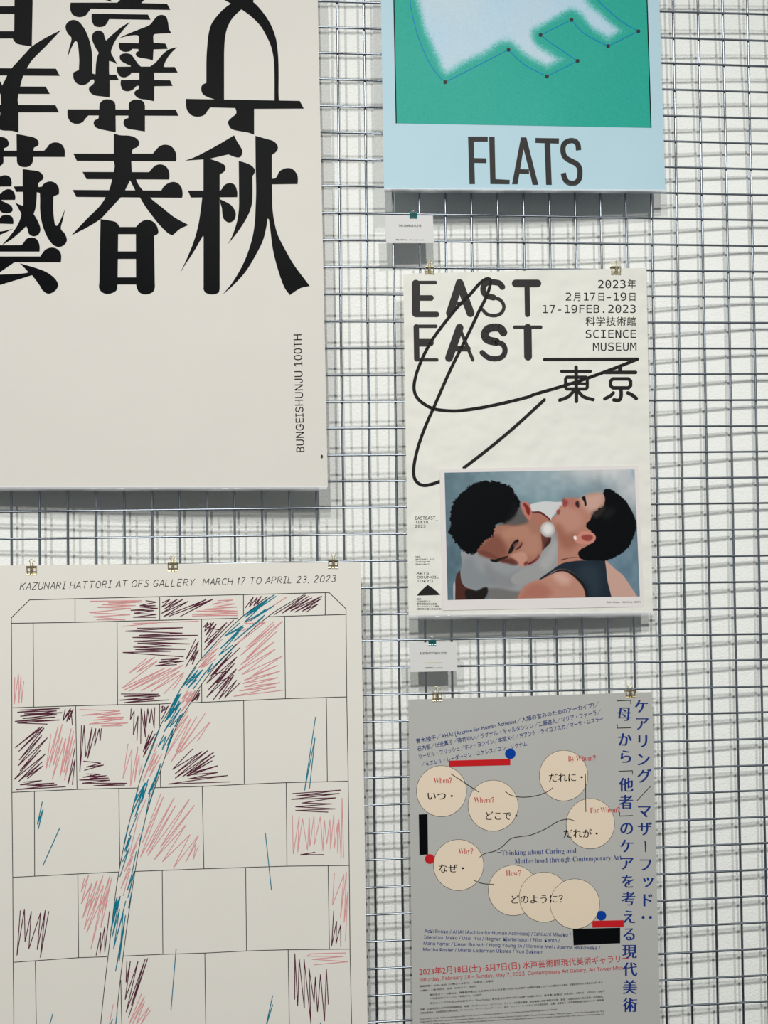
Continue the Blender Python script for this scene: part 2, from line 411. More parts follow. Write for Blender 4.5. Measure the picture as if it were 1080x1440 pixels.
bun = [T5(s) for s in (
 "200,-140! 330,-30 425,28! 380,60 320,120 270,190 246,270 235,370 229,470 228,662! 195,680 187,715 200,750 240,775 300,794! 370,794! 370,512 371,400 378,300 398,215 440,140 508,73! 580,125 660,205 710,290 745,370 765,460 772,560 773,800! 822,809! 808,795 806,600 805,512 800,420 785,310 750,210 700,125 640,50 600,12! 620,-30 700,-150! 560,-180! 508,-60! 300,-220!",
 "65,790! 975,806! 1007,867! 612,869! 455,862! 260,857! 240,880 215,915 165,932 110,920 75,880 65,840!",
 "455,855! 467,885 465,910 430,940 403,970 405,995 430,1030 500,1048 560,1058 610,1075! 610,860!")]
U6 = lambda s: crop(s, 80, 0, 6)
gei_up = [U6(s) for s in (
 "115,22! 510,22! 545,-14! 680,-14! 675,25! 930,32! 957,82! 285,72! 265,100 240,130 190,143 140,128 115,90 112,50!",
 "293,115! 768,122! 790,166! 440,160! 425,190 400,218 360,227 320,218 298,185 292,150!",
 "130,168 180,180 225,230 262,305 287,390 298,480 298,560 300,620! 325,627! 325,668! 285,672! 262,700 215,717 165,700 140,660 138,612! 185,590! 188,500 180,400 172,360 158,345 140,365 110,430 88,485! 105,400 122,320 90,280 72,230 85,195",
 "295,320 310,275 350,257 390,275 405,320 415,342! 470,290 550,225 617,185! 560,250 500,330 470,390 457,440 475,480 510,543! 480,525 440,512! 440,600 442,630! 500,630! 522,674! 445,676! 445,820! 380,812 310,800 275,770 272,740 300,715 315,695 312,672! 325,627! 330,540 340,480 353,445! 320,390",
 "528,320! 600,285 700,245 785,208 820,165 850,135 885,125 920,140 938,190 945,240 965,278! 830,285 815,295 815,360! 915,367! 935,411! 815,415! 810,507! 760,495 700,485 670,470 668,445 690,430! 685,412! 635,410! 620,428 575,437 535,420 523,385 525,360! 690,365! 690,305 670,295 600,302",
 "530,475 550,455 590,450 625,460 650,490 690,545 710,562! 785,562! 830,530 900,450 950,415 1012,398! 960,450 925,500 900,555! 905,565! 995,565! 1019,611! 820,612! 822,675! 955,677! 976,724! 822,726! 820,853! 760,840 690,828 655,795 660,770 690,750! 693,728 680,722 665,730 640,755 595,769 555,755 538,715 540,675! 695,673! 695,612! 632,612! 610,635 570,652 530,640 508,600 508,563! 622,562! 625,555! 580,535 540,510",
 "90,922! 1003,925! 1026,976! 265,973! 240,1000 215,1030 170,1044 120,1030 93,990 88,950!",
 "357,922! 362,875 390,845 425,837 465,845 490,870 495,920! 497,1114! 420,1100 340,1080 312,1050 315,1020 350,1000! 355,970!",
 "607,922! 610,870 640,845 680,840 720,850 740,880 743,925! 743,1108! 660,1095 590,1080 563,1045 570,1010 603,995! 603,970!")]
L9 = lambda s: crop(s, 0, 300, 9)
gei_low = [L9(s) for s in (
 "-470,405! 275,402! 300,370 340,320 400,305 455,320 490,370 502,430 500,483! -470,483!",
 "-740,545! 510,545! 540,500 580,455 660,432 730,455 770,510 775,560 770,618! -730,618!",
 "-110,615! 182,618! 0,743! -140,830 -300,900 -560,960! -420,880 -250,760!",
 "-520,850! -300,800 0,775 200,768 330,755 360,745! 300,680 250,632! 330,655 450,690 580,740 680,810 730,880 730,930 690,985 610,1017 540,975 500,910 405,782! 300,815 100,875 -100,930 -560,990!")]
def turn(p): return np.stack([186 - p[:, 0], 187.0 + (187.0 - p[:, 1])*1.007], -1)
for grp in (haru, aki, gei_low + [turn(q) for q in gei_up[2:]], [turn(q) for q in bun]):
    art.cut()
    for p in grp: art.poly(p)
for grp in (bun, gei_up + [turn(q) for q in gei_low[2:]], [turn(q) for q in haru], [turn(q) for q in aki]):
    ups.cut()
    for p in grp: ups.poly(p)
art.build('upright_character', M_black, post, PL1, .0004)
ups.build('upside_down_character', M_black, post, PL1, .0005)
a = Art(); text(a, 'BUNGEISHUNJU 100TH', (428, 635.5), (424, 470), 11.3, INTER, .0); a.build('title_lettering', M_black, post, PL1, .0004)
a = Art(); a.disc(452.5, 641.5, 1.5, 2.1); a.build('punched_hole', M_grey, post, PL1, .0024)
sheet('clear_sleeve', [(-229, -331), (441, -331), (461.8, 690), (-237, 690)], M_sleeve, post, PL1, .0014, .0001)
hem(post, (-236, 684), (460, 684), 7, PL1, .0018)

# ============================================================ 2. light blue and green poster
PL2 = (.004, .022, .70, .04)
post = empty('poster', hit([(737, 270)], .022)[0], 'light blue poster with green panel and tall dark grey capitals, in a clear sleeve', 'poster')
sheet('paper', [(531.5, -250), (919.5, -250), (935.6, 268.5), (540, 266)], M_paperD, post, PL2, 0)
pt = Paint([(550.5, -190), (904, -190), (915.7, 179.7), (557.5, 173.3)], 300, 320)
outl = np.vstack([crop("180,-430! 178,-100 180,0 190,60 210,130 240,200 270,245 296,271!", 500, 0, 2.348, False),
    crop("505,164! 530,190 565,218 632,252!", 500, 0, 2.348, False), crop("733,201! 690,172 650,145 611,115!", 500, 0, 2.348, False),
    crop("713,65! 745,102 785,128 834,152!", 500, 0, 2.348, False), crop("934,103! 880,72 840,38 800,0 740,-90 720,-430!", 500, 0, 2.348, False)])
pt.fill(np.ones(pt.X.shape), (42, 158, 141))
pt.fill(.35*np.clip(noise2(pt.X, pt.Y, .012, 3), 0, 1), (68, 165, 152))
d = sdist(pt.X, pt.Y, outl) + 3.0*noise2(pt.X, pt.Y, .05, 9) + 1.5*rng.randn(*pt.X.shape)
t = np.clip((d-5.5)/14, 0, 1); t = t*t*(3-2*t)
base = np.array([176, 200, 213.]) + 5*noise2(pt.X, pt.Y, .02, 4)[..., None]*np.array([1, .2, -.5])
pt.c = pt.c*(1-t[..., None]) + base*t[..., None]
pt.c += rng.randn(*pt.X.shape)[..., None]*2.5
pt.build('green_panel', M_print, post, PL2, .0003)
a = Art(); a.line([(550.3, -190), (557.2, 173.3)], 1.5, False); a.cut(); a.line([(904, -190), (915.5, 179.6)], 1.5, False)
a.build('panel_side_line', M_black, post, PL2, .0005)
a = Art(); a.line(outl, 1.1, False); a.build('blue_outline', M_blueline, post, PL2, .0005)
a = Art()
for x, y in ((296, 271), (505, 164), (632, 252), (733, 201), (611, 115), (713, 65), (834, 152), (934, 103)):
    a.cut(); a.disc(500+x/2.348, y/2.348, 2.7)
a.build('outline_dot', M_grey, post, PL2, .0007)
a = Art(); Q = lambda s: crop(s, 640, 180, 5.4)
for s in ("98,65! 248,65! 248,102! 141,102! 144,228! 238,230! 238,266! 146,264! 151,425! 109,425!",
          "", "258,66! 300,66! 307,388! 415,394! 413,426! 267,424!",
          "", "500,71! 541,71! 520,155! 494,312! 560,314! 563,348! 489,345! 474,426! 432,426!",
          "541,71! 632,431! 588,431! 570,348! 560,312! 519,155! 510,80!",
          "", "610,75! 789,78! 788,118! 610,112!", "679,110! 722,110! 734,431! 691,431!"):
    if s: a.poly(Q(s))
    else: a.cut()
a.cut()
a.line(crop("938,168! 930,120 905,98 880,95 845,105 822,135 822,190 840,225 880,250 920,270 943,300 948,345 940,390 915,415 885,420 850,408 830,375 822,342!", 640, 180, 5.4, False, 10), 7.4, False)
a.build('title_letter', M_grey, post, PL2, .0005)
sheet('clear_sleeve', [(531, -251), (920, -251), (936, 271), (539.6, 269)], M_sleeve, post, PL2, .0014, .0001)
hem(post, (540, 264.5), (935.3, 266.5), 6, PL2, .0018)

# ============================================================ 3. EAST EAST poster
PL3 = (.0028, .012, -.10, -.77)
post = empty('poster', hit([(745, 868)], .012)[0], 'white poster with thick rounded lettering, looping black line and photograph of two people', 'poster')
sheet('paper', [(567, 385), (909, 376.5), (918, 862), (574.6, 866)], M_paperB, post, PL3, 0)
Mx = lambda s, n=8: crop(s, 570, 380, 5.4, False, n)
a = Art()
for s, wd in (("80,102! 80,325!", 60), ("80,93! 228,93!", 26), ("80,210! 195,210!", 42), ("80,335! 237,335!", 42),
    ('', 0), ("412,97! 337,325!", 57), ("412,97! 495,325!", 60), ("350,250! 480,250!", 24),
    ('', 0), ("737,127 715,100 685,92 650,90 612,100 592,130 597,170 625,195 670,207", 44), ("670,207 720,225 748,270 735,318 700,340 665,344 620,333 585,298", 26),
    ('', 0), ("838,100! 1003,100!", 58), ("924,110! 928,335!", 40),
    ('', 0), ("83,430! 87,672!", 42), ("85,425! 232,425!", 26), ("100,550! 187,550!", 58), ("87,680! 240,680!", 24),
    ('', 0), ("412,437! 332,665!", 60), ("412,440! 512,680!", 26), ("365,595! 475,595!", 42),
    ('', 0), ("745,472 722,442 675,434 625,448 603,488 622,525 690,545", 60), ("690,545 738,562 757,605 740,652 685,672 625,660 583,625", 40),
    ('', 0), ("830,432! 1028,432!", 26), ("929,437! 932,655!", 60)):
    if s: a.line(Mx(s), wd/5.4)
    else: a.cut()
a.build('title_letter', M_grey, post, PL3, .0005)
Nn = lambda s: crop(s, 570, 500, 4.909, False); Rr = lambda s, n=6: crop(s, 750, 380, 6.353, False, n)
path = [(765.7, 505.5, True), (896.5, 505, True)]
path += [(750+x/6.353, 380+y/6.353, False) for x, y in ((700, 885), (480, 965), (280, 1030), (0, 1112))]
path += [(570+x/4.909, 500+y/4.909, False) for x, y in ((850, 285), (600, 345), (400, 378), (300, 381), (190, 365), (110, 320), (70, 270), (60, 210), (75, 130))]
path += [(570+x/5.4, 380+y/5.4, False) for x, y in ((100, 740), (140, 645), (200, 535), (290, 410), (400, 275), (490, 185), (560, 105), (605, 70), (635, 65), (648, 85), (620, 190), (560, 310), (480, 480), (345, 750))]
path += [(570+x/4.909, 500+y/4.909, False) for x, y in ((200, 350), (130, 510), (80, 660), (58, 780), (65, 850), (100, 888), (140, 896), (190, 885), (240, 868))]
a = Art(); a.line(curve(path, False, 8), 4.5)
a.cut(); a.line(Nn("960,305 830,425 700,540 560,655 405,775!"), 4.5)
a.build('looping_line', M_ink, post, PL3, .0006)
a = Art()
for s, wd in (("382,865! 385,1170!", 32), ("252,903! 510,903!", 27), ("300,955! 470,955! 482,970! 482,1045! 470,1060! 300,1060! 288,1045! 288,970! 300,955!", 28),
    ("290,1012! 480,1012!", 22), ("360,1080 310,1130 235,1160", 30), ("400,1080 450,1130 535,1155", 30),
    ("", 0), ("775,870! 775,900!", 36), ("640,912! 914,912!", 30), ("710,970! 850,970! 870,990! 870,1030! 850,1050! 710,1050! 690,1030! 690,990! 710,970!", 30),
    ("783,1055! 783,1130 765,1160 720,1158", 32), ("715,1095 690,1120 638,1148", 30), ("845,1095 885,1115 920,1145", 32)):
    if s: a.line(Rr(s), wd/6.353)
    else: a.cut()
a.build('place_name_character', M_ink, post, PL3, .0007)
a = Art(); r = lambda x, y: (750+x/6.353, 380+y/6.353)
text(a, '2023', r(580, 160), r(825, 159), 11.2, MONO, .0); text(a, '年', r(843, 155), r(917, 155), 9.6, CJK, .0)
for s, x0, x1, fn in (('2', 290, 338, MONO), ('月', 358, 420, CJK), ('17', 452, 553, MONO), ('日', 582, 632, CJK), ('-', 654, 694, MONO), ('19', 718, 832, MONO), ('日', 860, 912, CJK)):
    text(a, s, r(x0, 270 if fn is MONO else 268), r(x1, 270 if fn is MONO else 268), 11.0 if fn is MONO else 9.2, fn)
text(a, '17-19FEB.2023', r(85, 382), r(915, 380), 11.2, MONO, .0)
text(a, '科学技術館', r(467, 490), r(917, 488), 9.4, CJK, .0)
text(a, 'SCIENCE', r(468, 604), r(918, 603), 11.0, MONO, .0)
text(a, 'MUSEUM', r(533, 718), r(922, 716), 11.0, MONO, .0)
a.build('date_and_venue_lettering', M_ink, post, PL3, .0005)
a = Art(); r = lambda x, y: (575+x/9, 715+y/9)
for s, x0, x1, y, cp, fn in (('EASTEAST_', 80, 370, 140, 4.3, MONO), ('TOKYO', 82, 242, 190, 4.0, MONO), ('2023', 80, 210, 243, 4.0, MONO),
    ('Web', 83, 145, 619, 2.2, MONO), ('easteast.org', 85, 320, 651, 2.2, MONO), ('Instagram', 85, 262, 682, 2.2, MONO), ('@easteast_', 85, 280, 714, 2.2, MONO),
    ('ARTS', 95, 253, 835, 3.5, INTER), ('COUNCIL', 98, 380, 885, 3.5, INTER), ('TOKYO', 102, 303, 935, 3.5, INTER),
    ('助成', 100, 152, 1157, 2.1, CJK), ('公益財団法人', 101, 270, 1187, 2.0, CJK), ('東京都歴史文化財団', 102, 358, 1220, 2.2, CJK),
    ('アーツカウンシル東京', 104, 385, 1250, 2.0, CJK), ('［芸術文化魅力創出助成］', 100, 412, 1283, 2.2, CJK)):
    text(a, s, r(x0, y), r(x1, y-1), cp, fn, .0)
a.cut(); a.poly(crop("100,1103! 165,1030 238,967! 325,1025 397,1095!", 575, 715, 9))
a.build('organiser_lettering', M_ink, post, PL3, .0005)
mt = sheet('photo_print', [(618.2, 659.5), (897.4, 654.4), (906, 853.1), (622.7, 858.6)], M_mount, post, PL3, .0011, .0005)
# the photograph itself
q5 = lambda x, y: (560+x/2.919, 640+y/2.919)
pt = Paint([q5(190, 72), q5(970, 58), q5(992, 580), q5(203, 595)], 420, 285)
C5 = lambda s: crop(s, 560, 640, 2.919); C6 = lambda s: crop(s, 620, 650, 6.857); C7 = lambda s: crop(s, 750, 650, 6.353)
X, Y = pt.X, pt.Y
pt.fill(np.ones(X.shape), (100, 128, 140))
pt.blob(625, 665, 40, 60, (74, 102, 116), .8); pt.blob(625, 800, 60, 70, (78, 106, 120), .8); pt.blob(745, 680, 90, 40, (138, 166, 176), .9)
pt.blob(850, 660, 75, 22, (205, 206, 206), .9); pt.blob(890, 690, 30, 35, (206, 207, 208), .9); pt.blob(900, 665, 14, 9, (120, 150, 170), .8); pt.blob(870, 800, 50, 60, (98, 128, 148), .9)
pt.c += 9*noise2(X, Y, .05, 11)[..., None] + 6*noise2(X, Y, .14, 12)[..., None]
SK = (172, 112, 92)
pt.shape(C7("-80,400! 0,368 100,350 200,355 275,362 250,400 215,440 170,490 160,520! 110,480 60,445 0,445 -60,470!"), (203, 206, 206), 1)
pt.shape(C5("258,395 262,440 255,490 262,530 290,552 340,548 362,545 372,600! 520,600! 640,560 680,440 668,350 645,320 600,380 560,430 480,445 400,425 330,395 280,385"), (146, 150, 153), 1)
pt.shape(C5("250,480 262,530 290,552 345,548 400,520 330,470 290,420"), (122, 131, 138), 12, .6)
pt.shape(C5("370,590! 350,560 400,545 500,560 560,540 520,600"), (105, 102, 100), 6, .8)
pt.shape(C6("430,980 520,1040 640,1090 760,1060 700,1200 560,1200 450,1100"), (122, 122, 124), 12, .5)
pt.shape(C7("200,610 218,700 215,900! 150,985 60,1055 -40,1090 -200,1060 -100,960 0,930 60,840 110,740"), (152, 154, 154), 1.5)
pt.shape(C7("60,900 120,820 200,700 210,760 180,880 100,960"), (172, 173, 172), 8, .6)
pt.shape(C7("60,680! 160,670! 150,720 80,790!"), (70, 35, 32), 1)
pt.shape(C6("185,1040! 150,1090 138,1180 135,1345! 360,1345! 330,1240 240,1205 200,1150"), (82, 40, 33), 1)
pt.shape(C6("240,1235 340,1240 440,1205 450,1260 400,1345! 250,1345!"), (32, 26, 25), 3)
pt.shape(C6("130,1140! 118,1200 122,1340! 137,1340! 138,1180"), (170, 175, 178), .8)
pt.shape(C6("850,560 880,490 940,478 1010,510 1060,560 1050,640 990,720 980,840 930,760"), (176, 110, 90), 1)
pt.shape(C6("1000,600 1050,700 1000,800 975,850 960,700"), (105, 55, 48), 4, .9)
pt.shape(C7("-40,440! 0,440 60,440 110,470 155,515! 150,525! 105,485 50,455 0,452!"), (95, 40, 38), .8)
face = C6("470,700! 520,630 620,590 760,590 830,570 850,545 880,500 900,560 950,610 965,700 975,850 950,920 900,970 830,990 810,1003 780,1005 740,985 700,975 600,970 570,955 480,930 350,860 400,780 440,740")
pt.shape(face, (170, 113, 91), 1)
pt.shape(C6("360,860 430,760 520,700 600,760 640,880 560,940 480,925"), (126, 68, 54), 12, .75)
pt.shape(C6("600,660 720,620 830,620 860,700 800,760 700,740 620,740"), (186, 128, 104), 10, .8)
pt.shape(C6("780,850 860,700 930,700 960,800 930,880 860,900"), (188, 130, 108), 10, .7)
pt.shape(C6("350,860 480,930 570,955 640,970 700,975 640,940 560,920 440,860"), (110, 52, 42), 5, .6)
pt.shape(C6("740,740! 700,768 665,825 645,885! 680,872 718,815 752,762"), (30, 20, 20), 1.2)
pt.shape(C6("475,940 520,965 570,952 640,918 655,900! 580,918 520,938"), (28, 20, 20), 1.5)
pt.shape(C6("783,765! 782,800 755,832 705,852! 745,820 772,792"), (50, 22, 22), 1.2)
pt.shape(C6("700,800 740,770 770,780 760,810 720,835"), (150, 92, 80), 3, .7)
pt.shape(C6("680,905 735,870 800,868 832,910 822,960 803,1003 772,1003 720,965"), (205, 143, 124), 5, .85)
pt.shape(C6("570,945 640,925 700,930 740,985 640,975"), (92, 42, 38), 5, .8)
pt.shape(C6("800,975 830,955 840,975 812,998"), (110, 45, 42), 2, .8)
pt.shape(C6("825,985 870,955 915,925 940,885! 955,905 930,945 890,975 845,992"), (150, 72, 68), 2)
pt.shape(C6("838,978! 890,955 935,915! 900,960 850,985"), (85, 30, 32), 1.4)
pt.shape(C6("700,330 760,385 785,470 840,570 760,605 690,612 600,600 560,600 640,500 690,400"), (88, 80, 76), 6, .85)
pt.shape(C6("740,340 765,390 740,460 690,530 610,575 540,600 505,670 485,720 420,760 350,850 310,885 250,875 190,830 130,760 90,690 75,680 98,620 88,540 98,450 125,380 175,330 215,280 290,222 370,190 440,180 540,187 620,212 690,250 720,300"), (7, 9, 13), 1, 1, 1.6, .45, 21)
pt.shape(C6("700,380 740,440 720,520 660,570 600,590 640,520 680,450"), (22, 22, 24), 5, .6)
pt.shape(C6("770,410 800,378 850,400 870,450 876,510 860,555 820,530 792,480"), (194, 112, 96), 1)
pt.shape(C6("795,398 830,410 858,460 848,510 825,480 812,440"), (128, 38, 36), 2)
# right hand person
pt.shape(C7("-145,1230! -100,1130 0,1062 60,1045 150,1000 220,960 280,955 350,985 420,1040 470,1120 490,1230!"), (190, 130, 110), 1)
pt.shape(C7("180,1000 260,985 330,1040 300,1090 220,1070"), (216, 168, 152), 14, .8)
pt.shape(C7("-145,1230! -60,1110 60,1080 160,1160 100,1230!"), (172, 98, 80), 14, .7)
pt.shape(C7("640,870! 740,960 800,1010 870,1110 945,1225! 695,1225! 670,1100 655,980"), (200, 156, 140), 1)
pt.shape(C7("640,285! 600,280 540,275 490,290 450,310 400,320 330,320 290,318 268,330 265,380 235,395 230,420 208,437 222,472 180,480 160,510 170,550 200,600 215,640 222,700 220,800 215,925! 300,915 460,890! 520,760 600,560 640,400"), (184, 122, 102), 1)
pt.shape(C7("420,330 500,290 620,285 600,400 500,440"), (204, 166, 150), 14, .8)
pt.shape(C7("250,400 330,400 420,460 430,560 330,620 250,560 200,520"), (196, 138, 120), 14, .7)
pt.shape(C7("210,560 300,640 380,640 400,720 300,780 225,700"), (150, 84, 66), 14, .6)
pt.shape(C7("300,330 380,325 400,400 320,400"), (178, 104, 94), 8, .6)
pt.shape(C7("264,330 292,335 310,360 285,400 262,385"), (148, 58, 54), 4, .85)
pt.shape(C7("207,437 232,420 240,445 222,470"), (150, 72, 68), 2)
pt.shape(C7("428,318! 455,303 470,340 468,392 452,352"), (24, 16, 18), 1.4)
pt.shape(C7("375,365 398,345 410,375 405,405 385,395"), (60, 34, 36), 2.5)
pt.shape(C7("640,235! 700,245 760,290 820,340 870,420 910,500 920,570 910,630 885,690 850,760 780,820 700,860 640,885! 540,880 440,870 400,820 420,780 490,740 550,700 555,660 530,630 470,570 510,510 540,450 580,420 625,390 640,330 625,270"), (9, 11, 14), 1, 1, .7, .6, 31)
pt.shape(C7("520,460 580,420 640,390 620,450 560,500"), (70, 58, 54), 8, .6)
pt.shape(C7("640,430 720,420 700,480 630,500"), (32, 34, 36), 12, .7)
pt.shape(C7("410,632 440,618 500,620 550,650 555,690 520,725 460,730 400,725 370,700 365,665 400,652"), (208, 130, 114), 1)
pt.shape(C7("430,665 480,648 532,665 505,702 450,695"), (150, 58, 50), 3, .9)
pt.shape(C7("360,665 380,660 385,690 368,690"), (235, 228, 222), 1.5)
pt.shape(C7("60,1048 150,975 250,908 330,888 440,878 640,880! 650,950 660,1050 680,1130 702,1225! 490,1225! 478,1150 430,1050 350,985 280,955 200,965"), (30, 42, 54), 1)
pt.shape(C7("400,960 560,930 600,1100 560,1200 500,1120"), (44, 60, 74), 18, .7)
pt.shape(C7("60,1048! 150,1000 220,962 280,957 350,987 425,1045 476,1130 492,1225! 470,1225! 450,1130 400,1060 330,1000 270,975 200,985"), (14, 18, 24), 1.2, .9)
pt.shape(C7("245,870! 330,850 420,850! 330,856 250,880!"), (60, 28, 28), .8, .8)
pt.blob(770.1, 744.4, .1, .1, (0, 0, 0), 0)
th = np.linspace(0, 2*np.pi, 40, False); pearl = np.stack([770.1+10.2*np.cos(th), 744.4+10.9*np.sin(th)], -1)
pt.shape(pearl, (176, 172, 168), .8)
pt.shape(pearl*.7+np.array([770, 743.0])*.3, (222, 220, 216), 7, .95)
lum = pt.c.mean(-1, keepdims=True); pt.c = (pt.c*.84 + lum*.16)*.97
pt.build('photograph', M_print, mt, PL3, .0013)
a = Art(); r = lambda x, y: (750+x/6.353, 650+y/6.353)
text(a, 'Soh Souen (Gallery SOAP)', r(660, 1258), r(960, 1255), 2.3, MONO, .0)
a.build('caption_lettering', M_ink, post, PL3, .0015)
sheet('clear_sleeve', [(566.5, 384.5), (909.5, 376), (919, 866), (574.5, 871)], M_sleeve, post, PL3, .0022, .0001)
hem(post, (574.5, 863.5), (918.8, 859.5), 8.5, PL3, .0026)

# ============================================================ 4. line drawing poster (crayon zigzags)
PL4 = (.0025, .010, -.64, -1.75)
post = empty('poster', hit([(250, 1640)], .010)[0], 'cream poster of thin outlined blocks filled with maroon, pink and teal zigzag scribbles', 'poster')
sheet('paper', [(-12, 795.5), (507, 790.3), (520, 1640), (-14, 1640)], M_paperC, post, PL4, 0)
GL = {'K': ("0,0 0,1", ".62,1 0,.42", ".18,.58 .6,0"), 'A': ("0,0 .36,1 .66,0", ".12,.33 .56,.33"), 'Z': ("0,1 .62,1 0,0 .6,0",),
 'U': ("0,1 0,.25 .12,.03 .4,.0 .56,.15 .6,.3 .6,1",), 'N': ("0,0 0,1 .6,0 .6,1",), 'R': ("0,0 0,1 .4,.97 .55,.76 .42,.54 0,.5", ".25,.5 .58,0"),
 'I': (".0,1 .4,1", ".2,1 .2,0", "0,0 .4,0"), 'H': ("0,0 0,1", ".6,0 .6,1", "0,.5 .6,.5"), 'T': ("0,1 .7,1", ".35,1 .35,0"),
 'O': (".35,1 .1,.85 0,.5 .1,.12 .35,0 .6,.12 .7,.5 .6,.85 .35,1",), 'F': ("0,0 0,1 .55,1", "0,.5 .45,.5"), 'S': (".55,.85 .35,1 .1,.9 .08,.68 .5,.42 .52,.15 .3,0 .02,.12",),
 'G': (".6,.85 .35,1 .08,.82 0,.45 .12,.08 .4,0 .62,.15 .62,.42 .4,.42",), 'L': ("0,1 0,0 .5,0",), 'E': (".55,1 0,1 0,0 .55,0", "0,.5 .45,.5"),
 'Y': ("0,1 .32,.5 .64,1", ".32,.5 .28,0"), 'M': ("0,0 .02,1 .4,.3 .76,1 .78,0",), 'C': (".6,.85 .35,1 .08,.82 0,.45 .12,.08 .4,0 .6,.12",),
 'P': ("0,0 0,1 .4,.97 .56,.76 .42,.52 0,.48",), '1': (".1,.8 .25,1 .25,0",), '7': ("0,1 .5,1 .15,0",), '2': (".02,.8 .2,1 .45,.95 .5,.7 0,0 .55,0",),
 '3': (".02,.9 .25,1 .48,.85 .42,.6 .2,.52 .48,.42 .5,.12 .22,0 0,.12",), '0': (".3,1 .06,.85 0,.5 .06,.12 .3,0 .52,.12 .58,.5 .52,.85 .3,1",), ',': (".05,.1 0,-.12",)}
WD = {'I': .4, '1': .35, ',': .12, 'M': .78, 'O': .7, 'T': .7}
def hand(a, s, p0, p1, h, wd):
    tot = sum(.42 if c == ' ' else WD.get(c, .6)+.26 for c in s) - .26
    p0 = np.array(p0, float); p1 = np.array(p1, float); d = p1-p0; L = np.linalg.norm(d); u = d/L; up = np.array([u[1], -u[0]]); k = L/tot; x = 0
    for c in s:
        if c == ' ': x += .42; continue
        for st in GL[c]:
            P = [p0 + u*((x+float(q.split(',')[0]))*k + .22*h*float(q.split(',')[1])) + up*h*float(q.split(',')[1]) for q in st.split()]
            a.line(P, wd)
        x += WD.get(c, .6) + .26
a = Art(); hand(a, 'KAZUNARI HATTORI AT OFS GALLERY', (28, 829.2), (272, 823.6), 9.6, .85); hand(a, 'MARCH 17 TO APRIL 23, 2023', (285, 823.2), (472, 818), 9.3, .85)
a.build('handwritten_lettering', M_ink, post, PL4, .0004)
a = Art(); LN = lambda s: a.line(crop(s, 0, 0, 1, False), .95, False)
for s in ("41.5,843.5! 462.7,833.2! 486.6,856.2! 486.6,864! 487.6,980! 489.7,1098.5! 491.1,1217! 492.2,1334.6! 494.5,1440! 497.5,1600!",
  "41.5,843.5! 15.9,868.8! 16,876.5! 16.7,995! 16.7,1114! 17.9,1233.7! 18.5,1353! 19.4,1440! 21,1600!",
  "16,876.5! 105.3,875.1! 270,871.1! 333.9,869.4!", "376.5,867.3! 486.6,864!", "105.5,842.3! 105.4,875!", "224.6,839.4! 224.6,872.2!", "342.4,836.4! 342.4,866!", "457.4,833.5! 457.4,865!",
  "16.7,995.3! 105.8,992.5! 165.4,991! 224.6,990! 240.7,989!", "268,988.3! 283.8,987.6! 401.4,982.5! 487.6,980!", "46.6,876! 47.4,994.5!", "164.6,874! 165.4,991!", "283.4,870.6! 283.4,925.4!", "283.5,961.6! 283.8,987.6!", "400.3,867! 401.4,982.5!",
  "16.7,1114.2! 108.3,1110! 160,1108.7! 194,1108!", "216.7,1107.8! 285,1105.8! 343,1102.9! 402.5,1100.5! 489.7,1098.5!", "106.3,992.5! 108.3,1110!", "224.5,990! 224.5,1021!", "225.5,1083! 225.8,1107!", "342.6,985! 343.5,1103!", "458.9,981! 460.3,1099!",
  "17.9,1233.7! 110,1228.8! 167.1,1226.1!", "189.8,1225.4! 286.7,1221.7! 403.5,1218! 491,1217!", "48.3,1112.6! 48.7,1231.8!", "167.1,1109! 168.5,1218!", "284.3,1105.8! 286.7,1221.7!", "402.5,1100.5! 403.5,1218!",
  "18.5,1353.2! 110.5,1346.7! 150.4,1345.3!", "173.3,1344.4! 229,1342! 288,1340.2! 347,1337.2! 405,1335.5! 492.2,1334.6!", "109.4,1229! 110.5,1346.7!", "228.1,1224! 229,1342!", "345.4,1219.4! 346.7,1337!", "461.4,1217.3! 463.2,1334.8!",
  "49.6,1350.8! 51,1440! 53,1600!", "169.8,1378! 171.2,1440! 174,1600!", "288,1340.2! 289.3,1440! 291,1600!", "405.2,1335.5! 406.9,1440! 409,1600!",
  "386,836 342.4,865.8 283.8,925.4 254.8,967.2 237.2,999.8 225,1021.7 200.8,1085 184.3,1146.3 167,1226.9 156.5,1306.3 141.6,1440 130,1600!",
  "429.7,834.9 376.5,867.3 312.6,926.5 283.8,961.6 268,988.3 246.7,1025 225.8,1083.3 203.7,1153.7 189.8,1225.4 173.1,1344.3 163,1440 152,1600!"): LN(s)
a.build('block_outlines', M_ink, post, PL4, .0004)
CR = {'A': (0, 830, 8.308), 'B': (100, 830, 5.684), 'C': (270, 820, 4.696), 'D': (0, 970, 6), 'E': (160, 970, 6), 'F': (330, 970, 4.966), 'G': (0, 1100, 5.684), 'H': (150, 1100, 5.4), 'I': (0, 1260, 5.684), 'J': (150, 1260, 5.4), 'K': (340, 1200, 5.684)}
def scrib(lst, name, mat, wd, eps):
    a = Art()
    for k, s in lst:
        ox, oy, q = CR[k]
        P = np.array([[float(v) for v in t.split(',')] for t in s.split()]) / q + [ox, oy]
        a.cut(); a.line(P, wd, False)
    a.build(name, mat, post, PL4, eps)
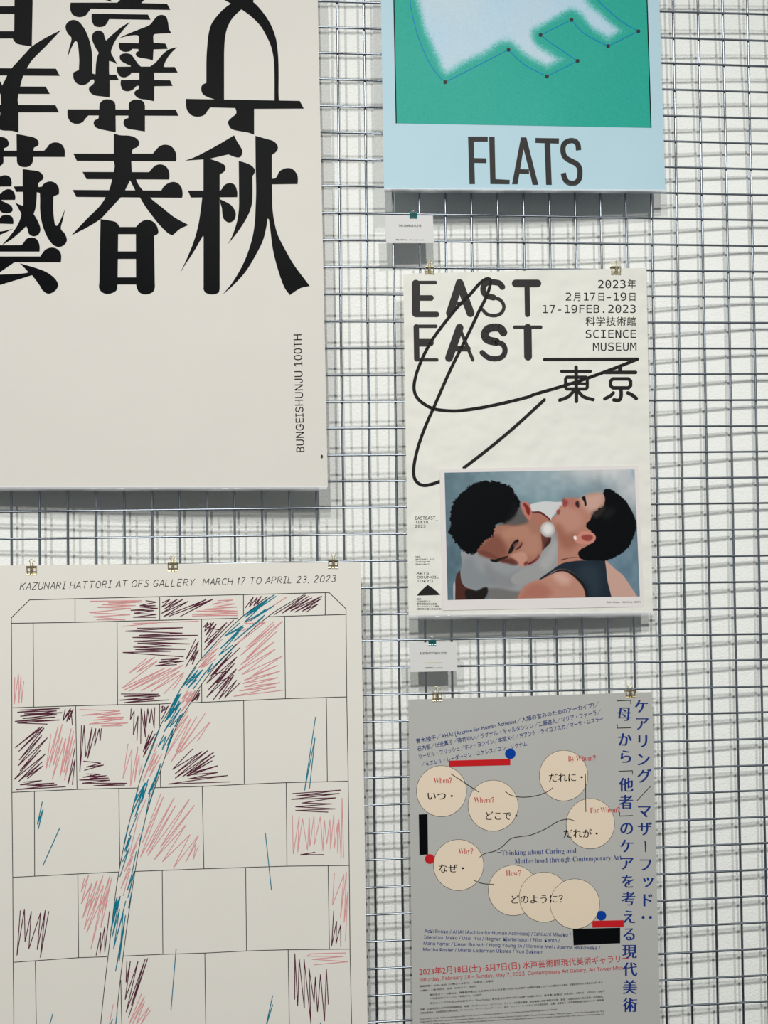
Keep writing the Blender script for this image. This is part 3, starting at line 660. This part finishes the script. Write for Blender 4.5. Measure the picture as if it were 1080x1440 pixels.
scrib([
 ('B', "595,83 682,95 548,122 675,123 548,133 692,145 475,160 665,162 502,183 682,194 495,216 680,216"),
 ('B', "728,100 790,72 722,135 850,72 745,150 897,70 722,185 935,88 738,210 1080,75"), ('C', "0,148 92,108 0,158 140,105 0,180"), ('B', "780,208 1085,95 872,210"),
 ('B', "525,304 895,299 433,327 890,342 543,360 1012,360 490,377 930,388 502,408 948,429 530,423 805,445 496,454 914,472 512,473 798,487 412,497 900,532"),
 ('B', "718,555 865,547 703,577 903,566 670,604 845,594"), ('B', "996,388 918,553 1018,410 955,570 1018,475 968,593 1005,455 915,615"),
 ('B', "398,829 703,830 422,848 712,845 388,879 665,867 422,899 782,876"), ('B', "1030,795 968,890 1028,820 1002,882"),
 ('C', "350,165 405,92 378,158 432,92 408,150 458,86 425,142 500,88"),
 ('C', "542,208 750,80 597,198 773,86 625,180 792,96 650,185 858,86 678,192 855,102 728,185 832,138 752,193"),
 ('C', "75,292 105,257 82,320 145,255 90,345 162,268 83,392 230,260 80,440 275,243"), ('C', "100,402 190,310 85,290 125,262 115,320"),
 ('C', "318,425 118,618 262,455 95,662 296,488 105,708 280,530 97,753 293,567 140,770 277,607 178,765 295,640 215,757 320,655"), ('C', "180,700 250,620 160,660 240,580 150,600 230,500"),
 ('D', "165,171 503,156 145,189 478,177 170,223 525,192 205,203 480,208 190,242 468,229 125,266 503,254 145,280 400,289"),
 ('D', "550,163 530,262 595,155 562,268 618,162 585,255 570,190 545,240 600,175 610,297"),
 ('D', "335,318 127,488 362,310 157,520 372,322 162,593 352,385 152,642 400,404 168,683 342,507 118,757 382,542 157,773 357,608 222,735 360,643 230,750"),
 ('D', "198,779 353,765 168,802 458,787 225,812 482,802 137,842 555,817"), ('D', "632,487 572,800 633,585 610,802"),
 ('D', "688,297 673,693 710,297 723,567 777,312 740,578 808,325 798,473 837,327 845,430 855,325"),
 ('D', "703,602 850,618 728,652 875,634 710,680"), ('D', "727,710 850,712 698,737 898,724 755,748 917,744 668,761 928,763 692,788 1072,788 788,810 1055,803"), ('D', "760,720 830,735 770,750 840,725"),
 ('E', "147,158 140,252 172,177 165,380 205,220 195,430"), ('E', "227,455 230,158 267,400 257,178 272,320 287,158 303,282 317,158 340,325 345,147"),
 ('E', "298,370 248,520 328,345 248,568 350,370 265,500 310,385"),
 ('E', "402,148 415,135 403,190 432,142 420,180 460,135 403,248"), ('E', "722,28 665,98 722,45 697,92"),
 ('E', "665,498 495,672 745,520 517,708 793,513 517,747 845,525 580,733 850,555 615,726 832,597 640,705 878,640 622,728 745,680"), ('E', "655,716 878,697 630,752 962,723 460,795 980,776"),
 ('F', "403,725 743,700 427,741 731,724 395,765 707,754 470,790 679,796 424,816 704,831 424,843 653,854"), ('F', "458,1154 562,1134 458,1152 625,1151"),
 ('I', "162,115 135,475 195,103 200,367 250,122 230,423 324,133 297,430 362,112 322,492 390,122"),
 ('I', "768,475 805,292 798,458 837,242 837,447 875,122"),
 ('J', "153,495 147,657 180,493 140,787 238,495 148,882 293,478 187,830 312,472 166,921"),
 ('K', "735,457 718,742 758,542 753,725 790,572 792,747"),
 ('K', "423,1168 424,800 447,1222 459,845 500,1238 498,845 553,1364 537,915 578,1193 588,987 605,1268 629,967 661,1342 676,924 692,1208")],
 'maroon_scribble', M_maroon, 1.15, .0005)
scrib([
 ('A', "172,1015 165,1330 215,978 220,1320 243,1008 250,1310 277,1058"),
 ('B', "152,87 563,82 295,100 567,92 245,115 515,121 207,136 478,144 145,178 472,195 178,211 432,236 203,234"),
 ('C', "170,115 272,110 132,138 285,136 142,157 298,157 77,172 300,184 30,183 303,198 0,205 303,214"), ('C', "0,216 300,212"),
 ('B', "1020,246 495,265 700,258 412,288"), ('B', "605,542 462,662 667,532 522,655 692,562 405,782 748,622 422,797 803,622 462,805 893,598 558,803 867,645 640,810 903,657 740,828"), ('B', "895,680 815,793"),
 ('B', "1080,545 1020,618 1080,575 1040,615 1080,590"), ('C', "200,368 62,510 175,425 45,555 157,468 72,555 157,500"),
 ('B', "940,795 885,865 935,820 880,905 995,800 925,895 970,860 885,965"),
 ('C', "628,90 345,268 480,258 310,320"), ('C', "487,255 270,420 355,350"),
 ('C', "540,253 358,425 547,268 322,475 598,250 357,497 560,318 322,538 542,387 303,580 550,435 330,603 595,482 402,607 567,542 345,640 583,580 335,662 568,623 345,685 583,656 312,711 553,684 275,747 605,706"),
 ('D', "668,165 1013,177 692,214 1018,198 815,233 1045,229 787,255 1038,243 752,287 1080,278 853,305 1033,302"),
 ('D', "430,373 387,670 490,305 415,653 525,288 447,640 525,402 440,753 555,410 505,737 600,327 538,697 620,347 543,762 630,417"), ('D', "545,440 520,690 590,400"),
 ('E', "120,453 77,747 153,497 140,813 203,477 175,770 213,545 213,722 238,627"),
 ('E', "620,10 578,75 655,12 610,100 690,20 560,190 660,60"), ('E', "625,170 505,370 627,212 443,553 652,240 525,520 700,225 480,613 770,198 548,530 578,512 815,267 705,433"),
 ('E', "367,455 245,770 360,515 300,680 375,548 300,735 407,540 320,700"),
 ('F', "403,875 409,1147 451,883 440,1134 474,900 508,1121 521,892 525,1093 554,880 556,1082 598,886 616,1125 626,908 643,1075 665,905 669,1111 692,870 696,1107 718,934 719,1140 728,905 743,1173 750,756 761,1170"),
 ('H', "302,120 240,260 190,470 175,540"), ('H', "255,385 180,560 232,465 133,680 200,560 107,807 180,650 125,862"),
 ('H', "410,88 270,460 430,110 255,568 513,115 303,530 522,177 310,557 627,130 408,492 667,172 358,590 603,322 423,603 633,397 505,652 697,402 600,605 678,465 655,590 697,482"),
 ('G', "675,763 648,878 707,742 650,970 735,803 680,1023 775,785"), ('I', "700,30 660,175 740,0 672,265 790,0 692,293 810,30 725,425 835,0 805,253 860,30"), ('G', "777,785 715,1023 823,747 740,1023 825,825 790,1023 877,747 820,1023 895,755 835,1023"),
 ('I', "680,0 648,60 730,-80"),
 ('J', "265,738 170,972 287,762 195,972 287,800 225,972 323,840 260,972 333,865"), ('J', "50,822 20,972"),
 ('K', "740,155 725,412 817,167 787,515 837,150 818,550 847,305 828,700"), ('K', "833,795 558,802 518,821 812,824 560,846 852,865 577,890")],
 'pink_scribble', M_pink, .95, .0006)
scrib([
 ('C', "556,86 350,225 497,112 345,258 540,150 385,248 485,172 430,215"), ('C', "545,76 340,216 455,140 360,215"), ('C', "480,210 275,385 470,225"), ('C', "315,262 215,350 338,280 190,430 320,300 225,345"), ('C', "340,290 188,430 308,325 178,475 270,407"), ('C', "160,390 65,495 150,400"), ('C', "290,405 100,595 135,530 5,700"), ('C', "35,575 0,640 70,572 0,665"),
 ('B', "1000,612 885,775 1015,637 918,760 1050,635 930,785 1003,713"), ('B', "1080,645 975,790"), ('B', "880,822 780,965 865,830 800,965 875,900 818,965 865,885 830,965"),
 ('E', "558,0 430,270 568,30 450,250 555,95 460,235 568,100 420,357 568,150 470,315 582,200 510,318 560,210"), ('E', "490,160 440,260 530,140 470,230 540,120"),
 ('E', "385,330 310,530 245,685"), ('E', "422,380 373,480 442,390 408,505 502,325 437,545 500,350 450,470"), ('E', "395,620 325,830 290,878 393,640 350,780"), ('E', "290,755 235,950 262,785 210,958 255,800 170,958"), ('E', "205,835 168,958 200,880"), ('E', "340,828 298,960"),
 ('H', "300,0 190,245 285,20 215,262 310,10 265,155 275,60 185,245"), ('H', "375,0 318,88 360,0 345,60"), ('H', "330,80 297,255"), ('H', "237,235 170,400 185,405 133,527 170,420 145,530 185,410"), ('H', "172,500 120,603 165,520 100,718"), ('H', "288,305 250,450"), ('H', "225,525 190,700 157,820 210,675 160,878 200,720 170,850"), ('H', "190,830 165,955"), ('H', "165,325 130,470"),
 ('H', "78,872 50,972 103,867 70,972 75,900"), ('H', "145,900 127,972"),
 ('J', "80,5 30,265 103,0 42,307 98,98 52,403 145,37 65,350 125,130 95,495 143,145 67,572 130,260"), ('J', "60,100 35,240 75,40 50,180 95,20"), ('J', "183,0 165,92"), ('J', "45,935 30,972"), ('J', "80,880 68,972"),
 ('F', "565,188 488,703 561,334 522,692"), ('F', "214,998 257,1399"), ('G', "338,155 298,337 345,212 305,375 335,240 300,320"), ('G', "476,367 342,667"),
 ('I', "422,940 398,1023 385,1060"), ('J', "527,402 488,868"), ('K', "247,1135 197,1364 247,1208 200,1364"), ('K', "630,1350 620,1420")],
 'teal_scribble', M_teal, 1.15, .0007)

# ============================================================ 5. grey poster with circles
PL5 = (.0025, .009, -.88, -1.75)
post = empty('poster', hit([(755, 1600)], .009)[0], 'grey poster with beige circles, blue vertical Japanese title, red and black bars', 'poster')
sheet('paper', [(574.3, 984), (917, 973.3), (932.5, 1600), (582.5, 1600)], M_paperE, post, PL5, 0)
m1 = lambda x, y: (560+x/2.842, 950+y/2.842); m2 = lambda x, y: (560+x/2.842, 1200+y/2.842); wv = lambda x, y: (570+x/3.857, 1290+y/3.857)
for k, (c, rx, ry) in enumerate(((m1(173, 462), 35.2, 35.8), (m1(379, 520), 35.2, 35.8), (m1(661, 400), 34.1, 35.5), (m1(768, 592), 34, 35.3), (m1(241, 757), 35.3, 35.8),
        (m2(460, 148), 35.2, 35.4), (m2(583, 175), 35, 35.2), (m2(706, 202), 34.8, 35.2))):
    a = Art(); a.disc(c[0], c[1], rx, ry, 64); a.build('beige_circle', M_beige, post, PL5, .0003 + k*.00004)
    a = Art(); a.ring(c[0], c[1], rx, ry, .55); a.build('circle_outline', M_ink, post, PL5, .00032 + k*.00004)
a = Art()
for P in (((203, 340), (448, 333), (448, 358), (203, 364)),): a.poly([m1(*p) for p in P])
a.cut(); a.poly([m2(*p) for p in ((776, 270), (901, 267), (901, 294), (776, 297))]); a.cut(); x, y = m1(126, 733); a.disc(x, y, 6.8)
a.build('red_mark', M_red, post, PL5, .0007)
a = Art(); x, y = m1(448, 312); a.disc(x, y, 7.4); a.cut(); x, y = m2(812, 249); a.disc(x, y, 6.8); a.build('blue_dot', M_blue, post, PL5, .0008)
a = Art(); a.poly([m1(*p) for p in ((82, 555), (117, 553), (119, 715), (85, 717))]); a.cut(); a.poly([m2(*p) for p in ((698, 302), (887, 297), (887, 359), (701, 367))])
a.build('black_bar', M_black, post, PL5, .0008)
a = Art(); a.line([m1(210, 392), m1(322, 466)], 1, False); a.cut(); a.line([m1(748, 392), m1(750, 545)], 1, False)
cr1 = lambda s: crop(s, 560, 950, 2.842, False)
a.cut(); a.line(cr1("428,463 450,478 500,486 560,478 600,462 619,447"), .95, False)
a.cut(); a.line(cr1("325,726 345,712 390,700 420,680 450,652 490,643 530,637 590,612 640,582 680,574 708,582"), .95, False)
a.cut(); a.line(crop("302,108 335,120 383,124", 560, 1200, 2.842, False), .95, False)
a.build('connecting_line', M_ink, post, PL5, .0007)
MIN = [(-.018, 0), (-.006, 0), (.006, 0), (.018, 0)]
a = Art()
for s, p, q in (('いつ・', m1(118, 496), m1(218, 496)), ('どこで・', m1(350, 575), m1(475, 575)), ('だれに・', m1(603, 422), m1(737, 421)),
                ('だれが・', m1(662, 646), m1(797, 646)), ('なぜ・', m1(163, 785), m1(262, 785)), ('どのように？', m2(453, 199), m2(658, 196))):
    text(a, s, p, q, 9.4, CJK, -.006, passes=MIN)
a.build('question_lettering', M_black, post, PL5, .0007)
a = Art()
for s, p, q in (('When?', m1(142, 430), m1(215, 429)), ('Where?', m1(303, 508), m1(384, 507)), ('By Whom?', m1(679, 343), m1(790, 339)),
                ('For Whom?', m1(767, 549), m1(887, 546)), ('Why?', m1(241, 713), m1(300, 712)), ('How?', m2(431, 90), m2(491, 89))):
    p = np.array(p); q = np.array(q); k = p + (q-p)*(1 - 4.0/np.linalg.norm(q-p))
    text(a, serif(s[:-1]), p, k - (q-p)/np.linalg.norm(q-p)*.5, 7.6, MATH, -.014); text(a, '?', k, q, 7.4, INTER)
a.build('red_question_lettering', M_redtext, post, PL5, .0008)
a = Art(); text(a, '—', m1(395, 716), m1(412, 715), 7.2, INTER); text(a, serif('Thinking about Caring and'), m1(413, 719), m1(712, 709), 7.2, MATH, -.014)
text(a, serif('Motherhood through Contemporary Art'), m1(466, 752), m1(893, 736), 7.2, MATH, -.014)
a.build('subtitle_lettering', M_navy, post, PL5, .0008)
a = Art()
for s, p, q in (('青木陵子／AHA! [Archive for Human Activities／人類の営みのためのアーカイブ]／', m1(73, 271), m1(805, 121)),
                ('石内都／出光真子／碓井ゆい／ラグナル・キャルタンソン／二藤建人／マリア・ファーラ／', m1(77, 301), m1(813, 152)),
                ('リーゼル・ブリッシュ／ホン・ヨンイン／本間メイ／ヨアンナ・ライコフスカ／マーサ・ロスラー', m1(85, 332), m1(820, 180)),
                ('／ミエレル・レーダーマン・ユケレス／ユン・ソクナム', m1(93, 364), m1(516, 279))):
    text(a, s, p, q, 5.3, CJK)
for s, p, q in (('Aoki Ryoko / AHA! [Archive for Human Activities] / Ishiuchi Miyako /', wv(103, 83), wv(898, 104)), ('Idemitsu  Mako / Usui  Yui / Ragnar  Kjartansson / Nito  Kento /', wv(101, 116), wv(838, 134)),
                ('Maria Farrar / Liesel Burisch / Hong Young In / Homma Mei / Joanna Rajkowska /', wv(99, 149), wv(1057, 175)), ('Martha Rosler / Mierle Laderman Ukeles / Yun Suknam', wv(96, 183), wv(747, 196))):
    text(a, s, p, q, 4.7, INTER)
a.build('artist_names_lettering', M_navy, post, PL5, .0008)
a = Art(); text(a, '2023年2月18日(土)–5月7日(日) 水戸芸術館現代美術ギャラリー', m2(85, 486), m2(922, 431), 7.9, CJK)
text(a, 'Saturday, February 18 – Sunday, May 7, 2023  Contemporary Art Gallery, Art Tower Mito', m2(85, 512), m2(897, 464), 5.0, INTER)
a.build('date_lettering', M_redtext, post, PL5, .0008)
a = Art()
for s, p, q in (('開場時間：10:00–18:00（入場は17:30まで）／休館日：月曜日', wv(78, 379), wv(475, 350)), ('入場料：一般 900円、団体（20名以上）700円', wv(78, 403), wv(380, 379)),
    ('高校生以下／70歳以上、障害者手帳などをお持ちの方と付き添いの方1名は無料', wv(133, 425), wv(652, 386)), ('＊会期中の関連プログラムに参加される場合、別途料金がかかる場合がございます。', wv(658, 386), wv(1075, 356)),
    ('一年間有効フリーパス「年間パス」2,000円', wv(133, 446), wv(413, 424)), ('学生とシニアのための特別割引デー「First Friday」学生証をお持ちの方と65歳～69歳の方は、毎月第1金曜日（3月3日、4月7日、5月5日）100円', wv(133, 471), wv(1080, 405)),
    ('主催：公益財団法人水戸市芸術振興財団　後援：ブリティッシュ・カウンシル、デンマーク王国大使館、駐日韓国大使館 韓国文化院　助成：公益財団法人花王芸術・科学財団、', wv(80, 504), wv(1075, 434)),
    ('大和日英基金、公益財団法人野村財団、デーニッシュ・アーツ・ファンデーション　協力：サントリーホールディングス株式会社　企画：後藤桜子（水戸芸術館現代美術センター学芸員）', wv(80, 524), wv(1080, 452)),
    ('Open Hours: 10:00–18:00 (no admittance after 17:30) Closed on Mondays (except for National holidays and days following national holidays)', wv(80, 556), wv(822, 502)),
    ('Organized by Mito Arts Foundation. Supported by British Council, Royal Danish Embassy, Korean Cultural Center, Korean Embassy in Japan / With the support of The Kao Foundation for Arts', wv(80, 570), wv(1080, 512)),
    ('and Sciences, Daiwa Anglo-Japanese Foundation, Nomura Foundation, Danish Arts Foundation. Cooperated by Suntory Holdings Limited | Curated by Goto Oko (Curator, Contemporary Art', wv(80, 585), wv(1080, 527))):
    text(a, s, p, q, 2.1 if s[0] not in 'OaA' else 1.9, CJK)
a.build('small_print', M_ink, post, PL5, .0008)
v1 = lambda x, y: (840+x/6, 970+y/6); v2 = lambda x, y: (840+x/6, 1200+y/6)
a = Art(); TH = [(-.034, 0), (-.017, 0), (0, 0), (.017, 0), (.034, 0)]
for ch, (x, y) in (('ケ', v1(372, 138)), ('ア', v1(380, 287)), ('リ', v1(384, 433)), ('ン', v1(392, 588)), ('グ', v1(397, 725)), ('マ', v1(397, 1028)), ('ザ', v1(401, 1172)),
    ('フ', v2(409, 97)), ('ッ', v2(430, 243)), ('ド', v2(427, 395)),
    ('母', v1(227, 205)), ('か', v1(234, 418)), ('ら', v1(241, 563)), ('他', v1(243, 800)), ('者', v1(243, 945)), ('の', v1(248, 1170)), ('ケ', v1(249, 1317)),
    ('ア', v2(252, 87)), ('を', v2(258, 235)), ('考', v2(262, 380)), ('え', v2(268, 535)), ('る', v2(268, 683)), ('現', v2(272, 828)), ('代', v2(275, 978)), ('美', v2(275, 1127)), ('術', v2(277, 1280))):
    char(a, ch, x, y, 21.5, CJK, -.010, passes=TH, sx=.97)
for s in ("398,1268! 412,1290 410,1368 403,1368! 400,1300",): a.cut(); a.poly(crop(s, 840, 970, 6))
a.cut(); a.disc(*v2(387, 540), 2.1); a.cut(); a.disc(*v2(448, 540), 2.1)
a.build('title_character', M_navy, post, PL5, .0009)
a = Art(); a.line([v1(335, 935), v1(450, 813)], .9, False)
for P in (((167, 92), (282, 88), (282, 120)), ((168, 290), (170, 323), (287, 319)), ((180, 687), (297, 682), (297, 714)), ((188, 1030), (188, 1065), (300, 1060))): a.cut(); a.line([v1(*p) for p in P], .9, False)
a.build('bracket_mark', M_ink, post, PL5, .0009)

# ============================================================ caption cards
def card(quad, label, d):
    t = empty('caption_card', hit([np.mean(quad[2:], 0)], d)[0], label, 'card', 'caption cards on the grid')
    sheet('card_paper', quad, M_card, t, (d, d, 0, -1), 0, .0004); return t
t = card([(541.9, 302.5), (608.8, 303), (610.2, 342), (543, 341.8)], 'small white caption card under a teal clip, below the light blue poster', .0022)
r = lambda x, y: (540+x/13.5, 285+y/13.5)
a = Art(); text(a, 'THE CAMPUS FLATS', r(275, 458), r(705, 458), 2.9, INTER, .012); text(a, '西本 光作 森山　The book / ink and', r(225, 715), r(755, 716), 1.6, CJK)
a.build('card_lettering', M_ink, t, (.0022, .0022, 0, -1), .0003)
t = card([(575, 904), (641.5, 902.6), (643.3, 943.5), (577, 945)], 'small white caption card under a teal clip, below the white poster with the looping line', .0022)
r = lambda x, y: (570+x/13.5, 885+y/13.5)
a = Art(); text(a, 'EASTEAST TOKYO 2023', r(283, 474), r(780, 470), 2.9, INTER, .012); text(a, '加藤林助 Ryosuke Kato', r(365, 742), r(710, 738), 1.7, CJK)
a.build('card_lettering', M_ink, t, (.0022, .0022, 0, -1), .0003)
a = Art(); a.line([r(375, 636), r(700, 630)], .9, False); a.build('olive_line', M_olive, t, (.0022, .0022, 0, -1), .0003)

# ============================================================ binder clips
def clip_parts(root, wd, ht, mat, hollow, splay):
    """wedge body: spine on top over the wire, jaws closing below on the sheet; wire handles standing up"""
    yf, yb, yj = -.0062, .0034, -.0034      # spine front / back, jaw meeting depth
    h = wd/2; V = []; F = []; th = .0005
    def plate(x0, x1, t0, t1, back):
        def pt_(x, t):
            y = (yb if back else yf)*(1-t) + (-.0014 if back else yj)*t; return (x, y, .0034 - t*ht)
        o = len(V); c = [pt_(x0, t0), pt_(x1, t0), pt_(x1, t1), pt_(x0, t1)]
        V.extend(c + [(x, y + th, z) for x, y, z in c]); F.extend([[o+3, o+2, o+1, o], [o+4, o+5, o+6, o+7], [o, o+1, o+5, o+4], [o+1, o+2, o+6, o+5], [o+2, o+3, o+7, o+6], [o+3, o, o+4, o+7]])
    for back in (0, 1):
        if hollow:
            fr = wd*.09
            plate(-h, -h+fr, 0, 1, back); plate(h-fr, h, 0, 1, back); plate(-fr*.6, fr*.6, 0, 1, back)
            plate(-h, h, 0, .14, back); plate(-h, h, .62, .74, back); plate(-h, h, .86, 1, back)
        else: plate(-h, h, 0, 1, back)
    o = len(V); zt = .0034
    V.extend([(-h, yf, zt), (h, yf, zt), (h, yb+th, zt), (-h, yb+th, zt), (-h, yf, zt+th), (h, yf, zt+th), (h, yb+th, zt+th), (-h, yb+th, zt+th)])
    F.extend([[o, o+1, o+2, o+3][::-1], [o+4, o+5, o+6, o+7], [o, o+1, o+5, o+4], [o+1, o+2, o+6, o+5], [o+2, o+3, o+7, o+6], [o+3, o, o+4, o+7]])
    for x0, x1 in ((-h, -h*.38), (-h*.16, h*.16), (h*.38, h)):      # curled lips that hold the handles
        v, f = tube([(x0, yj-.0002, .0034-ht), (x1, yj-.0002, .0034-ht)], .0011, 8); o = len(V); V.extend(v); F.extend([[i+o for i in q] for q in f])
    me = bpy.data.meshes.new('clip_body'); me.from_pydata([tuple(v) for v in V], [], F); me.materials.append(mat)
    b = bpy.data.objects.new('clip_body', me); C.objects.link(b); b.parent = root
    for back in (0, 1):
        y0 = (.0 if back else yj-.0003); zt = .0034; s = 1 if back else -1
        H = ht*.78; ex = splay*(1 if back else -1)
        P = [(-h*.27, y0, zt-ht), (-h*.22, (yb+.001 if back else yf-.0006), zt-.001), (-h*.2+ex*.4, (yb+.0025 if back else yf-.002), zt+H*.45), (-h*.52+ex, (yb+.0035 if back else yf-.003), zt+H*.78), (-h*.36+ex, (yb+.004 if back else yf-.0035), zt+H),
             (h*.36+ex, (yb+.004 if back else yf-.0035), zt+H), (h*.52+ex, (yb+.0035 if back else yf-.003), zt+H*.78), (h*.2+ex*.4, (yb+.0025 if back else yf-.002), zt+H*.45), (h*.22, (yb+.001 if back else yf-.0006), zt-.001), (h*.27, y0, zt-ht)]
        v, f = tube(P, .00052, 6); me = bpy.data.meshes.new('clip_handle'); me.from_pydata(v, [], f); me.materials.append(M_steel if not hollow else M_gold)
        me.polygons.foreach_set('use_smooth', [True]*len(me.polygons))
        q = bpy.data.objects.new('clip_handle', me); C.objects.link(q); q.parent = root
def clip(x, ytop, ybot, wpx, label, mat=M_gold, hollow=True, splay=.0008, tilt=0, grp='gold binder clips holding the posters'):
    p = hit([(x, ytop)], .004)[0]; q = hit([(x, ybot)], .004)[0]; e = hit([(x+wpx, ytop)], .004)[0]
    t = empty('binder_clip', (p[0], 0, p[2]-.0034), label, 'binder clip', grp); t.rotation_euler = (0, tilt, 0)
    clip_parts(t, e[0]-p[0], p[2]-q[2], mat, hollow, splay)
G2 = 'gold binder clips holding the posters'; G3 = 'teal binder clips holding the caption cards'
clip(604, 375, 385, 13.4, 'gold binder clip on the upper left corner of the white poster with the looping line', splay=.0022)
clip(866.3, 375, 385.6, 13.4, 'gold binder clip on the upper right corner of the white poster with the looping line', splay=-.0028)
clip(44.4, 796, 807.6, 14, 'gold binder clip at the left end of the scribble poster top edge', splay=-.0022)
clip(243, 791.5, 803.2, 14, 'gold binder clip at the middle of the top edge of the scribble poster', splay=.0004)
clip(468.6, 787, 798.8, 14, 'gold binder clip at the right end of the scribble poster top edge', splay=.0003, tilt=.03)
clip(615, 975, 985.8, 13.4, 'gold binder clip on the upper left corner of the grey poster', splay=-.0012)
clip(886.5, 971, 980.4, 13.2, 'gold binder clip on the upper right corner of the grey poster', splay=.002, tilt=-.03)
clip(581.2, 299.2, 305.9, 10.2, 'small teal binder clip on the caption card below the light blue poster', M_tealclip, False, .0004, grp=G3)
clip(608, 901, 907, 10.4, 'small teal binder clip on the caption card below the white poster with the looping line', M_tealclip, False, -.0005, grp=G3)
